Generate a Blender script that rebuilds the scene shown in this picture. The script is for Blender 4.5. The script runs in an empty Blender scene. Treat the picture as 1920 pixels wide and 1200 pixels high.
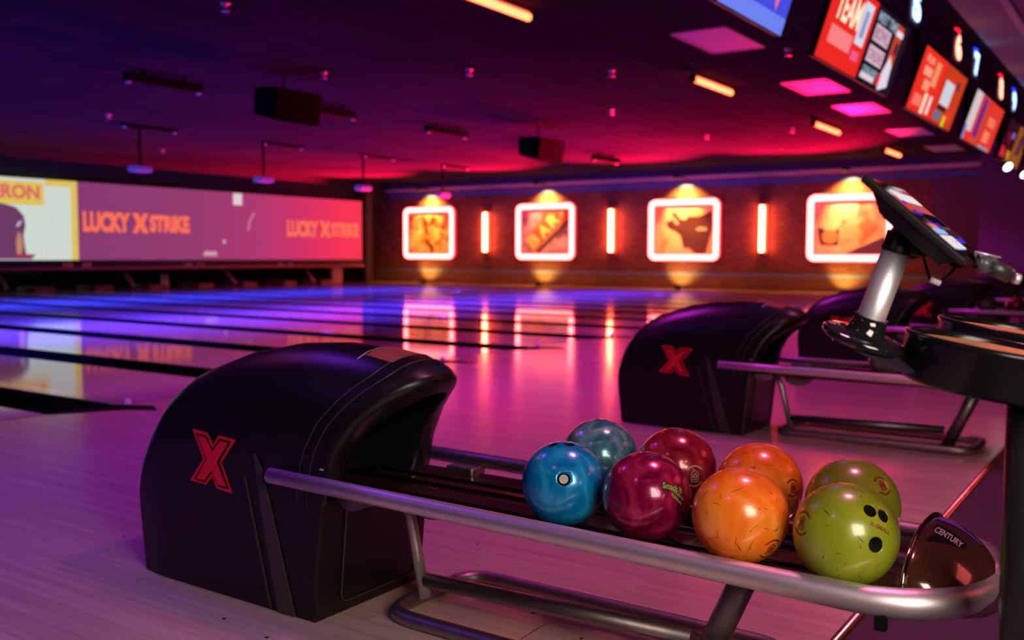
import bpy, bmesh, math, random
from mathutils import Vector, Matrix
random.seed(7)
C = bpy.context.scene.collection
PI = math.pi
# ------------------------------------------------------------------ camera frame (world: X across lanes, Y down the lanes, Z up, eye at z=1)
F = 1805.0
d1 = Vector((-2640, 131, -F)).normalized()
d2 = Vector((1240, 117, -F)); d2 = (d2 - d1 * d2.dot(d1)).normalized()
d3 = d2.cross(d1)
R3 = Matrix((d2, d1, d3))            # camera -> world
EYE = Vector((0, 0, 1))
def ray(x, y): return R3 @ Vector((x - 960, -(y - 600), -F))
def onX(x, y, X): r = ray(x, y); return EYE + r * (X / r.x)
def onY(x, y, Y): r = ray(x, y); return EYE + r * (Y / r.y)
def onZ(x, y, Z): r = ray(x, y); return EYE + r * ((Z - 1) / r.z)
def atD(x, y, d): return EYE + ray(x, y) * (d / F)
def cdir(x, y, z): return (R3 @ Vector((x, y, z))).normalized()

# ------------------------------------------------------------------ materials
def lin(c):
    return tuple((v / 255 / 12.92 if v / 255 <= .04045 else ((v / 255 + .055) / 1.055) ** 2.4) for v in c)
MATS = {}
def mat(name, col, rough=.5, metal=0., coat=0., emit=None, es=0., spec=.5, noise=None, bump=0., aniso=0.):
    if name in MATS: return MATS[name]
    m = bpy.data.materials.new(name); m.use_nodes = True
    nt = m.node_tree; b = nt.nodes['Principled BSDF']
    b.inputs['Base Color'].default_value = (*col, 1)
    b.inputs['Roughness'].default_value = rough
    b.inputs['Metallic'].default_value = metal
    b.inputs['Coat Weight'].default_value = coat
    b.inputs['Coat Roughness'].default_value = .06
    b.inputs['Specular IOR Level'].default_value = spec
    if emit:
        b.inputs['Emission Color'].default_value = (*emit, 1)
        b.inputs['Emission Strength'].default_value = es
    tc = nt.nodes.new('ShaderNodeTexCoord')
    n = nt.nodes.new('ShaderNodeTexNoise')
    sc, amt = noise if noise else (25, .12)
    n.inputs['Scale'].default_value = sc; n.inputs['Detail'].default_value = 5
    nt.links.new(tc.outputs['Object'], n.inputs['Vector'])
    if not emit:
        mp = nt.nodes.new('ShaderNodeMapRange')
        mp.inputs['To Min'].default_value = 1 - amt; mp.inputs['To Max'].default_value = 1 + amt
        nt.links.new(n.outputs['Fac'], mp.inputs['Value'])
        mx = nt.nodes.new('ShaderNodeVectorMath'); mx.operation = 'SCALE'
        mx.inputs[0].default_value = col
        nt.links.new(mp.outputs['Result'], mx.inputs['Scale'])
        nt.links.new(mx.outputs['Vector'], b.inputs['Base Color'])
    if bump:
        bp = nt.nodes.new('ShaderNodeBump'); bp.inputs['Strength'].default_value = bump; bp.inputs['Distance'].default_value = .002
        n2 = nt.nodes.new('ShaderNodeTexNoise'); n2.inputs['Scale'].default_value = 350
        nt.links.new(tc.outputs['Object'], n2.inputs['Vector'])
        nt.links.new(n2.outputs['Fac'], bp.inputs['Height']); nt.links.new(bp.outputs['Normal'], b.inputs['Normal'])
    MATS[name] = m
    return m
def emis(name, rgb, s=1.0):
    if name in MATS: return MATS[name]
    m = bpy.data.materials.new(name); m.use_nodes = True
    nt = m.node_tree; nt.nodes.clear()
    o = nt.nodes.new('ShaderNodeOutputMaterial'); e = nt.nodes.new('ShaderNodeEmission')
    e.inputs[0].default_value = (*rgb, 1); e.inputs[1].default_value = s
    nt.links.new(e.outputs[0], o.inputs[0]); MATS[name] = m
    return m
def px_emis(name, c, s=1.0): return emis(name, lin(c), s)

def wood_floor(name, c1, c2, r, bw, bl, gl=.35, coat=.0):
    m = bpy.data.materials.new(name); m.use_nodes = True
    nt = m.node_tree; N = nt.nodes; L = nt.links; b = N['Principled BSDF']
    tc = N.new('ShaderNodeTexCoord'); mp = N.new('ShaderNodeMapping'); mp.inputs['Rotation'].default_value = (0, 0, PI / 2)
    L.new(tc.outputs['Object'], mp.inputs['Vector'])
    br = N.new('ShaderNodeTexBrick')
    br.inputs['Scale'].default_value = 1; br.inputs['Brick Width'].default_value = bl; br.inputs['Row Height'].default_value = bw
    br.inputs['Mortar Size'].default_value = .0006; br.inputs['Mortar Smooth'].default_value = .5
    br.inputs['Color1'].default_value = (*c1, 1); br.inputs['Color2'].default_value = (*c2, 1)
    br.inputs['Mortar'].default_value = (*[v * .72 for v in c2], 1); br.offset = .37; br.inputs['Bias'].default_value = -.2
    L.new(mp.outputs[0], br.inputs['Vector'])
    mp2 = N.new('ShaderNodeMapping'); mp2.inputs['Scale'].default_value = (45, 1.6, 1); L.new(tc.outputs['Object'], mp2.inputs['Vector'])
    n = N.new('ShaderNodeTexNoise'); n.inputs['Scale'].default_value = 1.; n.inputs['Detail'].default_value = 4; L.new(mp2.outputs[0], n.inputs['Vector'])
    mr = N.new('ShaderNodeMapRange'); mr.inputs['To Min'].default_value = .72; mr.inputs['To Max'].default_value = 1.25; L.new(n.outputs['Fac'], mr.inputs['Value'])
    mx = N.new('ShaderNodeVectorMath'); mx.operation = 'SCALE'; L.new(br.outputs['Color'], mx.inputs[0]); L.new(mr.outputs[0], mx.inputs['Scale'])
    L.new(mx.outputs[0], b.inputs['Base Color'])
    n3 = N.new('ShaderNodeTexNoise'); n3.inputs['Scale'].default_value = 2.2; n3.inputs['Detail'].default_value = 3; L.new(tc.outputs['Object'], n3.inputs['Vector'])
    m3 = N.new('ShaderNodeMapRange'); m3.inputs['To Min'].default_value = r * .8; m3.inputs['To Max'].default_value = r * 1.25; L.new(n3.outputs['Fac'], m3.inputs['Value'])
    L.new(m3.outputs[0], b.inputs['Roughness'])
    b.inputs['Specular IOR Level'].default_value = .5
    b.inputs['Coat Weight'].default_value = coat; b.inputs['Coat Roughness'].default_value = r * .5
    bp = N.new('ShaderNodeBump'); bp.inputs['Strength'].default_value = gl; bp.inputs['Distance'].default_value = .0006
    L.new(br.outputs['Fac'], bp.inputs['Height']); bp.invert = True; L.new(bp.outputs[0], b.inputs['Normal'])
    if name.startswith('lane'): b.inputs['Specular IOR Level'].default_value = .13
    return m
def brick_wall_mat():
    m = bpy.data.materials.new('red_brick'); m.use_nodes = True
    nt = m.node_tree; N = nt.nodes; L = nt.links; b = N['Principled BSDF']
    tc = N.new('ShaderNodeTexCoord'); mp = N.new('ShaderNodeMapping'); mp.inputs['Rotation'].default_value = (PI / 2, 0, PI / 2)
    sx = N.new('ShaderNodeSeparateXYZ'); cx = N.new('ShaderNodeCombineXYZ')
    L.new(tc.outputs['Object'], sx.inputs[0]); L.new(sx.outputs['Y'], cx.inputs['X']); L.new(sx.outputs['Z'], cx.inputs['Y'])
    br = N.new('ShaderNodeTexBrick'); br.inputs['Scale'].default_value = 1
    br.inputs['Brick Width'].default_value = .24; br.inputs['Row Height'].default_value = .085; br.inputs['Mortar Size'].default_value = .012
    br.inputs['Color1'].default_value = (.30, .13, .085, 1); br.inputs['Color2'].default_value = (.20, .075, .05, 1); br.inputs['Mortar'].default_value = (.08, .055, .05, 1)
    L.new(cx.outputs[0], br.inputs['Vector'])
    n = N.new('ShaderNodeTexNoise'); n.inputs['Scale'].default_value = 1.4; L.new(tc.outputs['Object'], n.inputs['Vector'])
    mr = N.new('ShaderNodeMapRange'); mr.inputs['To Min'].default_value = .6; mr.inputs['To Max'].default_value = 1.4; L.new(n.outputs['Fac'], mr.inputs['Value'])
    mx = N.new('ShaderNodeVectorMath'); mx.operation = 'SCALE'; L.new(br.outputs['Color'], mx.inputs[0]); L.new(mr.outputs[0], mx.inputs['Scale'])
    L.new(mx.outputs[0], b.inputs['Base Color']); b.inputs['Roughness'].default_value = .8
    bp = N.new('ShaderNodeBump'); bp.inputs['Strength'].default_value = .5; bp.inputs['Distance'].default_value = .01; bp.invert = True
    L.new(br.outputs['Fac'], bp.inputs['Height']); L.new(bp.outputs[0], b.inputs['Normal'])
    return m
def ceiling_mat():
    m = bpy.data.materials.new('dark_ceiling_tiles'); m.use_nodes = True
    nt = m.node_tree; N = nt.nodes; L = nt.links; b = N['Principled BSDF']
    tc = N.new('ShaderNodeTexCoord'); br = N.new('ShaderNodeTexBrick'); br.offset = 0
    br.inputs['Scale'].default_value = 1; br.inputs['Brick Width'].default_value = 1.2; br.inputs['Row Height'].default_value = .62
    br.inputs['Mortar Size'].default_value = .012; br.inputs['Color1'].default_value = (.030, .028, .030, 1); br.inputs['Color2'].default_value = (.025, .024, .026, 1); br.inputs['Mortar'].default_value = (.050, .050, .050, 1)
    L.new(tc.outputs['Object'], br.inputs['Vector'])
    n = N.new('ShaderNodeTexNoise'); n.inputs['Scale'].default_value = .55; n.inputs['Detail'].default_value = 4; L.new(tc.outputs['Object'], n.inputs['Vector'])
    mr = N.new('ShaderNodeMapRange'); mr.inputs['To Min'].default_value = .65; mr.inputs['To Max'].default_value = 1.35; L.new(n.outputs['Fac'], mr.inputs['Value'])
    mx = N.new('ShaderNodeVectorMath'); mx.operation = 'SCALE'; L.new(br.outputs['Color'], mx.inputs[0]); L.new(mr.outputs[0], mx.inputs['Scale'])
    L.new(mx.outputs[0], b.inputs['Base Color']); b.inputs['Roughness'].default_value = .9; b.inputs['Specular IOR Level'].default_value = .0
    return m
def pearl(name, ca, cb, cc, scale=6, rough=.2, metal=.25, warp=3.):
    m = bpy.data.materials.new(name); m.use_nodes = True
    nt = m.node_tree; N = nt.nodes; L = nt.links; b = N['Principled BSDF']
    tc = N.new('ShaderNodeTexCoord'); n = N.new('ShaderNodeTexNoise'); n.inputs['Scale'].default_value = scale
    n.inputs['Detail'].default_value = 6; n.inputs['Distortion'].default_value = warp; L.new(tc.outputs['Object'], n.inputs['Vector'])
    cr = N.new('ShaderNodeValToRGB'); cr.color_ramp.elements[0].position = .35; cr.color_ramp.elements[1].position = .68
    cr.color_ramp.elements[0].color = (*ca, 1); cr.color_ramp.elements[1].color = (*cc, 1)
    e = cr.color_ramp.elements.new(.5); e.color = (*cb, 1)
    L.new(n.outputs['Fac'], cr.inputs[0]); L.new(cr.outputs[0], b.inputs['Base Color'])
    b.inputs['Roughness'].default_value = rough; b.inputs['Metallic'].default_value = metal
    b.inputs['Coat Weight'].default_value = .45; b.inputs['Coat Roughness'].default_value = .10
    return m

PLASTIC = mat('black_moulded_plastic', (.007, .005, .006), .34, spec=.36, bump=.12)
PLASTIC2 = mat('black_satin_plastic', (.006, .005, .006), .42, spec=.28)
DRUMB = mat('black_tray_gloss', (.005, .004, .005), .22, spec=.3)
RIBP = mat('charcoal_rib_plastic', (.035, .024, .024), .4)
DARK = mat('matt_black', (.004, .004, .004), .9, spec=.08)
GLOSSBLK = mat('gloss_black', (.008, .007, .009), .08, coat=.5)
TRACK = mat('dark_red_track', (.035, .010, .012), .12, coat=.6)
STEEL = mat('satin_steel_tube', (.66, .60, .60), .45, metal=.9, noise=(60, .08))
STEEL2 = mat('worn_steel_tube', (.30, .25, .25), .46, metal=1., noise=(40, .25))
ALU = mat('brushed_aluminium', (.80, .78, .82), .42, metal=.8)
REDPAINT = mat('red_print', (.80, .008, .03), .4)
MATTWHITE = mat('white_diffuser', (.80, .80, .82), .5)
PANELW = mat('pale_panel_diffuser', (.36, .46, .60), .5)
PROJW = mat('white_projector_plastic', (.75, .75, .8), .35)
BULK = mat('dark_paint', (.10, .085, .10), .7)
WALLPURP = mat('plum_paint', (.16, .085, .15), .75)
GREYP = mat('grey_plaster', (.19, .17, .18), .8, noise=(1.5, .25))
CARPET = mat('plum_carpet', (.05, .016, .045), .55, noise=(6, .6))
TRIMW = mat('white_trim_paint', (.75, .72, .75), .5)
BLUEP = mat('blue_stripe_paint', (.07, .16, .50), .5)
INK = mat('dark_scuff_ink', (.05, .012, .006), .6)
INKRED = mat('dark_red_ink', (.22, .01, .01), .5)
INKGREEN = mat('green_ink', (.10, .50, .05), .5)
HOLE = mat('drilled_hole', (.008, .007, .006), .8, spec=.1)
WOODTOP = mat('orange_wood_top', (.75, .30, .12), .45, noise=(30, .4))

# ------------------------------------------------------------------ mesh helpers
class MB:
    def __init__(s): s.bm = bmesh.new()
    def face(s, pts, mi=0):
        vs = [s.bm.verts.new(p) for p in pts]
        f = s.bm.faces.new(vs); f.material_index = mi; return f
    def box(s, lo, hi, mi=0, bev=0.):
        lo, hi = Vector(lo), Vector(hi); c = (lo + hi) / 2; d = hi - lo
        r = bmesh.ops.create_cube(s.bm, size=1, matrix=Matrix.Translation(c) @ Matrix.Diagonal((d.x, d.y, d.z, 1)))
        fs = set()
        for v in r['verts']: fs.update(v.link_faces)
        for f in fs: f.material_index = mi
        if bev > 0:
            es = set()
            for v in r['verts']: es.update(v.link_edges)
            q = bmesh.ops.bevel(s.bm, geom=list(es), offset=bev, segments=3, affect='EDGES', profile=.5)
            for f in q['faces']: f.material_index = mi
        return s
    def obox(s, c, ax, ay, az, hx, hy, hz, mi=0, bev=0.):
        M = Matrix((ax, ay, az)).transposed().to_4x4(); M.translation = c
        r = bmesh.ops.create_cube(s.bm, size=1, matrix=M @ Matrix.Diagonal((2 * hx, 2 * hy, 2 * hz, 1)))
        fs = set(); es = set()
        for v in r['verts']: fs.update(v.link_faces); es.update(v.link_edges)
        for f in fs: f.material_index = mi
        if bev > 0:
            q = bmesh.ops.bevel(s.bm, geom=list(es), offset=bev, segments=3, affect='EDGES', profile=.5)
            for f in q['faces']: f.material_index = mi
        return s
    def tube(s, pts, r, seg=14, closed=False, cap=True, mi=0, flat=None):
        pts = [Vector(p) for p in pts]; n = len(pts)
        if not isinstance(r, (list, tuple)): r = [r] * n
        T = []
        for i in range(n):
            a = pts[i - 1] if (i > 0 or closed) else pts[i]; b = pts[(i + 1) % n] if (i < n - 1 or closed) else pts[i]
            T.append((b - a).normalized())
        u = T[0].orthogonal().normalized(); rings = []
        for i in range(n):
            u = (u - T[i] * u.dot(T[i])).normalized(); w = T[i].cross(u)
            rings.append([s.bm.verts.new(pts[i] + (u * math.cos(2 * PI * k / seg) + w * math.sin(2 * PI * k / seg)) * r[i]) for k in range(seg)])
        for i in range(n if closed else n - 1):
            A, B = rings[i], rings[(i + 1) % n]
            off = 0
            if closed and i == n - 1:
                off = min(range(seg), key=lambda o: (A[0].co - B[o].co).length)
            for k in range(seg):
                f = s.bm.faces.new((A[k], A[(k + 1) % seg], B[(k + 1 + off) % seg], B[(k + off) % seg])); f.smooth = True; f.material_index = mi
        if cap and not closed:
            for q in (rings[0][::-1], rings[-1]):
                f = s.bm.faces.new(q); f.material_index = mi
        return s
    def lathe(s, prof, c, axis=(0, 0, 1), ref=None, seg=40, mi=0, smooth=True):
        ax = Vector(axis).normalized(); u = (Vector(ref) - ax * Vector(ref).dot(ax)).normalized() if ref else ax.orthogonal().normalized(); w = ax.cross(u)
        c = Vector(c); rings = []
        for (r, h) in prof:
            if r < 1e-6: rings.append([s.bm.verts.new(c + ax * h)])
            else: rings.append([s.bm.verts.new(c + ax * h + (u * math.cos(2 * PI * k / seg) + w * math.sin(2 * PI * k / seg)) * r) for k in range(seg)])
        for A, B in zip(rings, rings[1:]):
            for k in range(seg):
                k2 = (k + 1) % seg
                if len(A) == 1 and len(B) == 1: continue
                if len(A) == 1: f = s.bm.faces.new((A[0], B[k2], B[k]))
                elif len(B) == 1: f = s.bm.faces.new((A[k], A[k2], B[0]))
                else: f = s.bm.faces.new((A[k], A[k2], B[k2], B[k]))
                f.smooth = smooth; f.material_index = mi
        return s
    def prism(s, pts, d, mi=0):
        pts = [Vector(p) for p in pts]; d = Vector(d); n = len(pts)
        a = [s.bm.verts.new(p) for p in pts]; b = [s.bm.verts.new(p + d) for p in pts]
        fs = [s.bm.faces.new(a[::-1]), s.bm.faces.new(b)]
        for i in range(n): fs.append(s.bm.faces.new((a[i], a[(i + 1) % n], b[(i + 1) % n], b[i])))
        for f in fs: f.material_index = mi
        return s
    def build(s, name, mats, parent=None, loc=None, norm=True):
        if norm: bmesh.ops.recalc_face_normals(s.bm, faces=s.bm.faces)
        me = bpy.data.meshes.new(name)
        if loc is not None:
            for v in s.bm.verts: v.co -= Vector(loc)
        s.bm.to_mesh(me); s.bm.free()
        if not isinstance(mats, (list, tuple)): mats = [mats]
        for m in mats: me.materials.append(m)
        o = bpy.data.objects.new(name, me); C.objects.link(o)
        if loc is not None: o.location = loc
        if parent is not None: o.parent = parent
        return o
def tag(o, label, cat, group=None, kind=None):
    o['label'] = label; o['category'] = cat
    if group: o['group'] = group
    if kind: o['kind'] = kind
    return o
def struct(o): o['kind'] = 'structure'; return o
def thing(name, label, cat, loc=(0, 0, 0), group=None):
    o = bpy.data.objects.new(name, None); C.objects.link(o); o.location = loc; o.empty_display_size = .1
    return tag(o, label, cat, group)
def child(mb, name, m, parent, norm=True):     # geometry in world coordinates, parent an unrotated empty
    o = mb.build(name, m, parent, norm=norm)
    off = Vector((0, 0, 0)); p = parent
    while p is not None: off += p.location; p = p.parent
    o.location = -off
    return o
def dup(o, delta=None, parent=None):
    c = o.copy(); C.objects.link(c)
    if parent is not None: c.parent = parent
    if delta is not None: c.location = o.location + Vector(delta)
    for ch in list(o.children): dup(ch, None, c)
    return c
def rnd_path(pts, r, n=6):
    out = []; m = len(pts)
    for i in range(m):
        p = Vector(pts[i]); a = Vector(pts[i - 1]); b = Vector(pts[(i + 1) % m])
        ua = (a - p); ub = (b - p); ra = min(r, ua.length * .49); rb = min(r, ub.length * .49)
        A = p + ua.normalized() * ra; B = p + ub.normalized() * rb
        for k in range(n + 1):
            t = k / n; out.append(A * (1 - t) ** 2 + p * 2 * t * (1 - t) + B * t * t)
    return out
_txt = {}
def text_tris(body, bold=.0, space=1.):
    key = (body, bold, space)
    if key in _txt: return _txt[key]
    cu = bpy.data.curves.new('t', 'FONT'); cu.body = body; cu.size = 1; cu.offset = bold; cu.align_x = 'CENTER'; cu.align_y = 'CENTER'; cu.space_character = space
    cu.resolution_u = 4
    o = bpy.data.objects.new('t', cu); C.objects.link(o)
    dg = bpy.context.evaluated_depsgraph_get(); me = bpy.data.meshes.new_from_object(o.evaluated_get(dg))
    V = [v.co.copy() for v in me.vertices]; P = [list(p.vertices) for p in me.polygons]
    bpy.data.objects.remove(o); bpy.data.curves.remove(cu); bpy.data.meshes.remove(me)
    _txt[key] = (V, P); return V, P
def put_text(mb, body, c, ux, uy, w=None, h=None, bold=.02, mi=0, mapf=None, space=1.):
    V, P = text_tris(body, bold, space)
    x0 = min(v.x for v in V); x1 = max(v.x for v in V); y0 = min(v.y for v in V); y1 = max(v.y for v in V)
    sx = w / (x1 - x0) if w else h / (y1 - y0); sy = h / (y1 - y0) if h else sx
    vs = []
    for v in V:
        p = Vector(c) + Vector(ux) * ((v.x - (x0 + x1) / 2) * sx) + Vector(uy) * ((v.y - (y0 + y1) / 2) * sy)
        vs.append(mb.bm.verts.new(mapf(p) if mapf else p))
    for f in P:
        try: ff = mb.bm.faces.new([vs[i] for i in f]); ff.material_index = mi
        except ValueError: pass

# ------------------------------------------------------------------ the setting
H = 3.65; WX = 27.3; FY = 5.75; EDGE = .70; PIN = 24.0
def plane_box(name, lo, hi, m): return struct(MB().box(lo, hi).build(name, m))
APPROACH = wood_floor('approach_maple', (.62, .46, .36), (.52, .37, .29), .17, .034, 1.3, coat=.35)
LANE = wood_floor('lane_surface_gloss', (.62, .52, .50), (.55, .46, .44), .055, .027, 3.0, gl=.05, coat=0.)
floor = plane_box('floor', (-4, EDGE, -.1), (WX, FY, 0), APPROACH)
plane_box('floor_concourse', (-4, -5, -.1), (WX, EDGE - .03, -.004), CARPET)
# screw plugs and joints of the approach
m = MB()
for (x, y) in [(1090, 1197), (500, 1195), (740, 1100), (895, 1020), (1025, 1005), (232, 1007), (420, 1160), (1000, 1150)]:
    p = onZ(x, y, .0006); m.lathe([(.0001, 0), (.006, 0)], p, seg=12)
a, b = onZ(975, 1199, .0006), onZ(1024, 1169, .0006); m.tube([a, b], .0008, 6)
for X in (4.0, 7.35, 10.7): m.face([(X, EDGE, .0008), (X + .0025, EDGE, .0008), (X + .0025, FY, .0008), (X, FY, .0008)])
struct(m.build('floor_marks', DARK))
m = MB(); m.face([(-4, FY - .008, .0012), (WX, FY - .008, .0012), (WX, FY + .004, .0012), (-4, FY + .004, .0012)])
struct(m.build('floor_foul_line', DARK))
tr = MB().tube([(-4, EDGE - .016, -.004), (WX, EDGE - .016, -.004)], .015, 16)
struct(tr.build('trim_1', mat('brass_edge_trim', (.85, .55, .3), .28, metal=1., noise=(8, .3))))
plane_box('ceiling', (-4, -5, H), (WX + .5, 25.5, H + .1), ceiling_mat())
plane_box('wall_right', (WX, 3.6, 0), (WX + .3, 25.2, H), brick_wall_mat())
# painted zones of the side wall
plane_box('wall_right_painted_end', (WX - .012, 3.6, 0), (WX, 5.26, 3.05), WALLPURP)
plane_box('wall_right_painted_top', (WX - .012, 3.6, 3.15), (WX, 25.2, H), WALLPURP)
plane_box('wall_right_near', (24.6, -5, 0), (WX, 3.75, H), GREYP)
plane_box('wall_back', (-4, -5.2, 0), (WX, -5, H), BULK)
plane_box('wall_left', (-4.2, -5, 0), (-4, 25.2, H), BULK)
plane_box('wall_front', (-4, PIN + .35, 2.95), (WX, PIN + .6, H), mat('black_paint', (.008, .006, .008), .9))
plane_box('wall_front_back', (-4, 25.9, -.3), (WX, 26.1, 3), DARK)
plane_box('wall_front_column', (25.65, PIN - .05, .006), (26.0, PIN + .9, H), mat('black_paint2', (.02, .013, .016), .8))
plane_box('floor_under_lanes', (-4, FY, -.3), (WX, 25.9, -.25), DARK)
# ledge and stripes on the brick wall
plane_box('trim_2', (WX - .16, 3.76, 3.32), (WX, 24.4, 3.42), TRIMW)
plane_box('trim_3', (WX - .022, 3.76, 3.08), (WX, 24.7, 3.22), BLUEP)
plane_box('trim_4', (WX - .022, 5.0, .40), (WX, 24.9, .50), mat('pale_blue_stripe', (.16, .28, .45), .5))
plane_box('baseboard_right', (WX - .02, 3.76, 0), (WX, 24.9, .40), mat('brown_base_panel', (.20, .13, .07), .6, noise=(3, .2)))
plane_box('ceiling_concourse', (-4, -5, H - .006), (24.6, 2.03, H), mat('grey_ceiling_paint', (.22, .20, .22), .55, noise=(1.2, .3)))
plane_box('trim_5', (-4, 1.50, H - .03), (24.6, 1.58, H), mat('ceiling_rail', (.5, .5, .5), .5))

# ------------------------------------------------------------------ lanes
STEP = 1.684
ordinals = ['first', 'second', 'third', 'fourth', 'fifth', 'sixth', 'seventh', 'eighth', 'ninth', 'tenth', 'eleventh', 'twelfth', 'thirteenth', 'fourteenth', 'fifteenth', 'sixteenth']
GUT = mat('black_gutter', (.003, .0025, .003), .9, spec=.05)
CAPM = mat('lane_divider_cap', (.40, .34, .40), .15, coat=.6)
def make_lane(i, x0):
    # x0 = near edge of the gutter on the near side; gutter, cap, then lane
    t = thing('bowling_lane', ('polished wooden bowling lane with its dark gutter, %s lane counted from the left front' % ordinals[i]) if i < 12 else ('polished wooden bowling lane close under the brick wall, %s counted from the left front' % ordinals[i]), 'bowling lane', (x0, FY, 0), 'bowling lanes running to the pin end')
    m = MB(); y0, y1 = FY, PIN + 1.2
    g = MB()
    n = 8; rad = .228
    prof = [(x0 + .012 + (rad * 2) * k / n, -.005 - .09 * math.sin(PI * k / n)) for k in range(n + 1)]
    prof = [(x0, 0.0)] + prof + [(x0 + .48, 0.0)]
    for (xa, za), (xb, zb) in zip(prof, prof[1:]):
        g.face([(xa, y0, za), (xb, y0, zb), (xb, y1, zb), (xa, y1, za)])
    g.face([(x0, y0, -.12), (x0 + .48, y0, -.12), (x0 + .48, y0, -.004), (x0, y0, -.004)])
    child(g, 'gutter', GUT, t)
    c = MB().box((x0 + .48, y0, -.05), (x0 + .64, y1, .004), bev=.003)
    child(c, 'divider_cap', CAPM, t)
    l = MB().box((x0 + .652, y0 + .004, -.08), (x0 + STEP, y1, 0))
    child(l, 'lane_surface', LANE, t)
    # dark approach notch and little bolt where the gutter ends
    e = MB().prism([(x0 + .0, y0 - .02, .001), (x0 + .48, y0 - .02, .001), (x0 + .60, y0 - .24, .001), (x0 + .50, y0 - .42, .001), (x0 + .40, y0 - .24, .001)], (0, 0, .002))
    child(e, 'gutter_end_plate', DARK, t)
    b = MB().lathe([(0.0001, .035), (.02, .032), (.026, .0)], (x0 + .55, y0 - .03, .003), seg=16)
    child(b, 'end_bolt', MATTWHITE, t)
    return t
i = 0; x = 3.26 - STEP
while x < WX - 1.8 and i < 15:
    make_lane(i, x); x += STEP; i += 1
last = x
plane_box('floor_right_strip', (last, FY + .002, -.1), (WX, 25.2, 0), LANE)
plane_box('floor_left_strip', (-4, FY + .002, -.1), (3.26 - STEP, 25.2, 0), LANE)

# ------------------------------------------------------------------ pin end: screens, number rail, kickbacks
def ramp_emis(name, stops, axis_x0, axis_x1, strength=1.):
    m = bpy.data.materials.new(name); m.use_nodes = True
    nt = m.node_tree; nt.nodes.clear(); N = nt.nodes; L = nt.links
    o = N.new('ShaderNodeOutputMaterial'); e = N.new('ShaderNodeEmission'); tc = N.new('ShaderNodeTexCoord'); s = N.new('ShaderNodeSeparateXYZ')
    L.new(tc.outputs['Object'], s.inputs[0]); mr = N.new('ShaderNodeMapRange'); mr.inputs['From Min'].default_value = axis_x0; mr.inputs['From Max'].default_value = axis_x1
    L.new(s.outputs['X'], mr.inputs['Value']); cr = N.new('ShaderNodeValToRGB'); els = cr.color_ramp.elements
    els[0].position = stops[0][0]; els[0].color = (*lin(stops[0][1]), 1); els[1].position = stops[-1][0]; els[1].color = (*lin(stops[-1][1]), 1)
    for p, c in stops[1:-1]: q = els.new(p); q.color = (*lin(c), 1)
    L.new(mr.outputs[0], cr.inputs[0]); L.new(cr.outputs[0], e.inputs[0]); e.inputs[1].default_value = strength; L.new(e.outputs[0], o.inputs[0])
    return m
SZ0, SZ1 = .83, 2.90; XD = 14.64
t = thing('projection_screen', 'wide projection screen showing white and yellow picture with a dark purple figure', 'screen', (11, PIN, SZ0), 'projection screens above the pins')
m = MB().box((7.9, PIN, SZ0), (XD, PIN + .06, SZ1)); child(m, 'screen_surface', px_emis('screen_white', (206, 216, 206)), t)
m = MB()
yy = PIN - .006
def rect(mb, x0, x1, z0, z1, y=yy, mi=0): mb.face([(x0, y, z0), (x1, y, z0), (x1, y, z1), (x0, y, z1)], mi)
rect(m, 14.46, XD, SZ0, SZ1); rect(m, 13.76, 14.46, SZ1 - .16, SZ1)
rect(m, 10.2, 13.72, 2.23, 2.82); child(m, 'yellow_band', px_emis('screen_yellow', (222, 190, 90)), t)
m = MB(); put_text(m, 'ERON', (13.0, yy - .006, 2.55), (1, 0, 0), (0, 0, 1), w=1.22, h=.36, bold=.04); child(m, 'pink_lettering', px_emis('screen_pink', (216, 100, 96)), t)
m = MB()
pts = [(10.9, .86), (13.02, .86), (13.02, .95), (12.86, .98), (12.82, 1.25), (12.80, 1.45), (12.86, 1.72), (12.82, 1.95), (12.70, 2.08), (12.62, 2.16), (12.3, 2.24), (11.6, 2.26), (11.0, 2.1)]
m.face([(a + .36, yy - .003, b) for a, b in pts]); child(m, 'purple_figure', px_emis('screen_figure', (108, 58, 100)), t)
m = MB(); pts = [(12.62, .95), (12.74, 1.0), (12.78, 1.2), (12.73, 1.5), (12.66, 1.55), (12.60, 1.3)]; m.face([(a + .36, yy - .008, b) for a, b in pts]); child(m, 'tan_patch', px_emis('screen_tan', (190, 130, 110)), t)
m = MB(); pts = [(12.62, 1.66), (12.70, 1.70), (12.76, 1.80), (12.72, 1.83), (12.64, 1.74)]; m.face([(a + .36, yy - .008, b) for a, b in pts])
child(m, 'pale_mark', px_emis('screen_pale', (200, 190, 205)), t)
m = MB(); rect(m, 10.2, 13.4, .83, .90); m.tube([(13.77, yy, .9), (13.77, yy, 2.8)], .006, 6); child(m, 'pale_strip', px_emis('screen_pale', (200, 190, 205)), t)
m = MB(); rect(m, 12.95, 13.45, .92, .98, yy - .01); child(m, 'red_patch', px_emis('screen_red', (170, 40, 70)), t)

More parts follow.
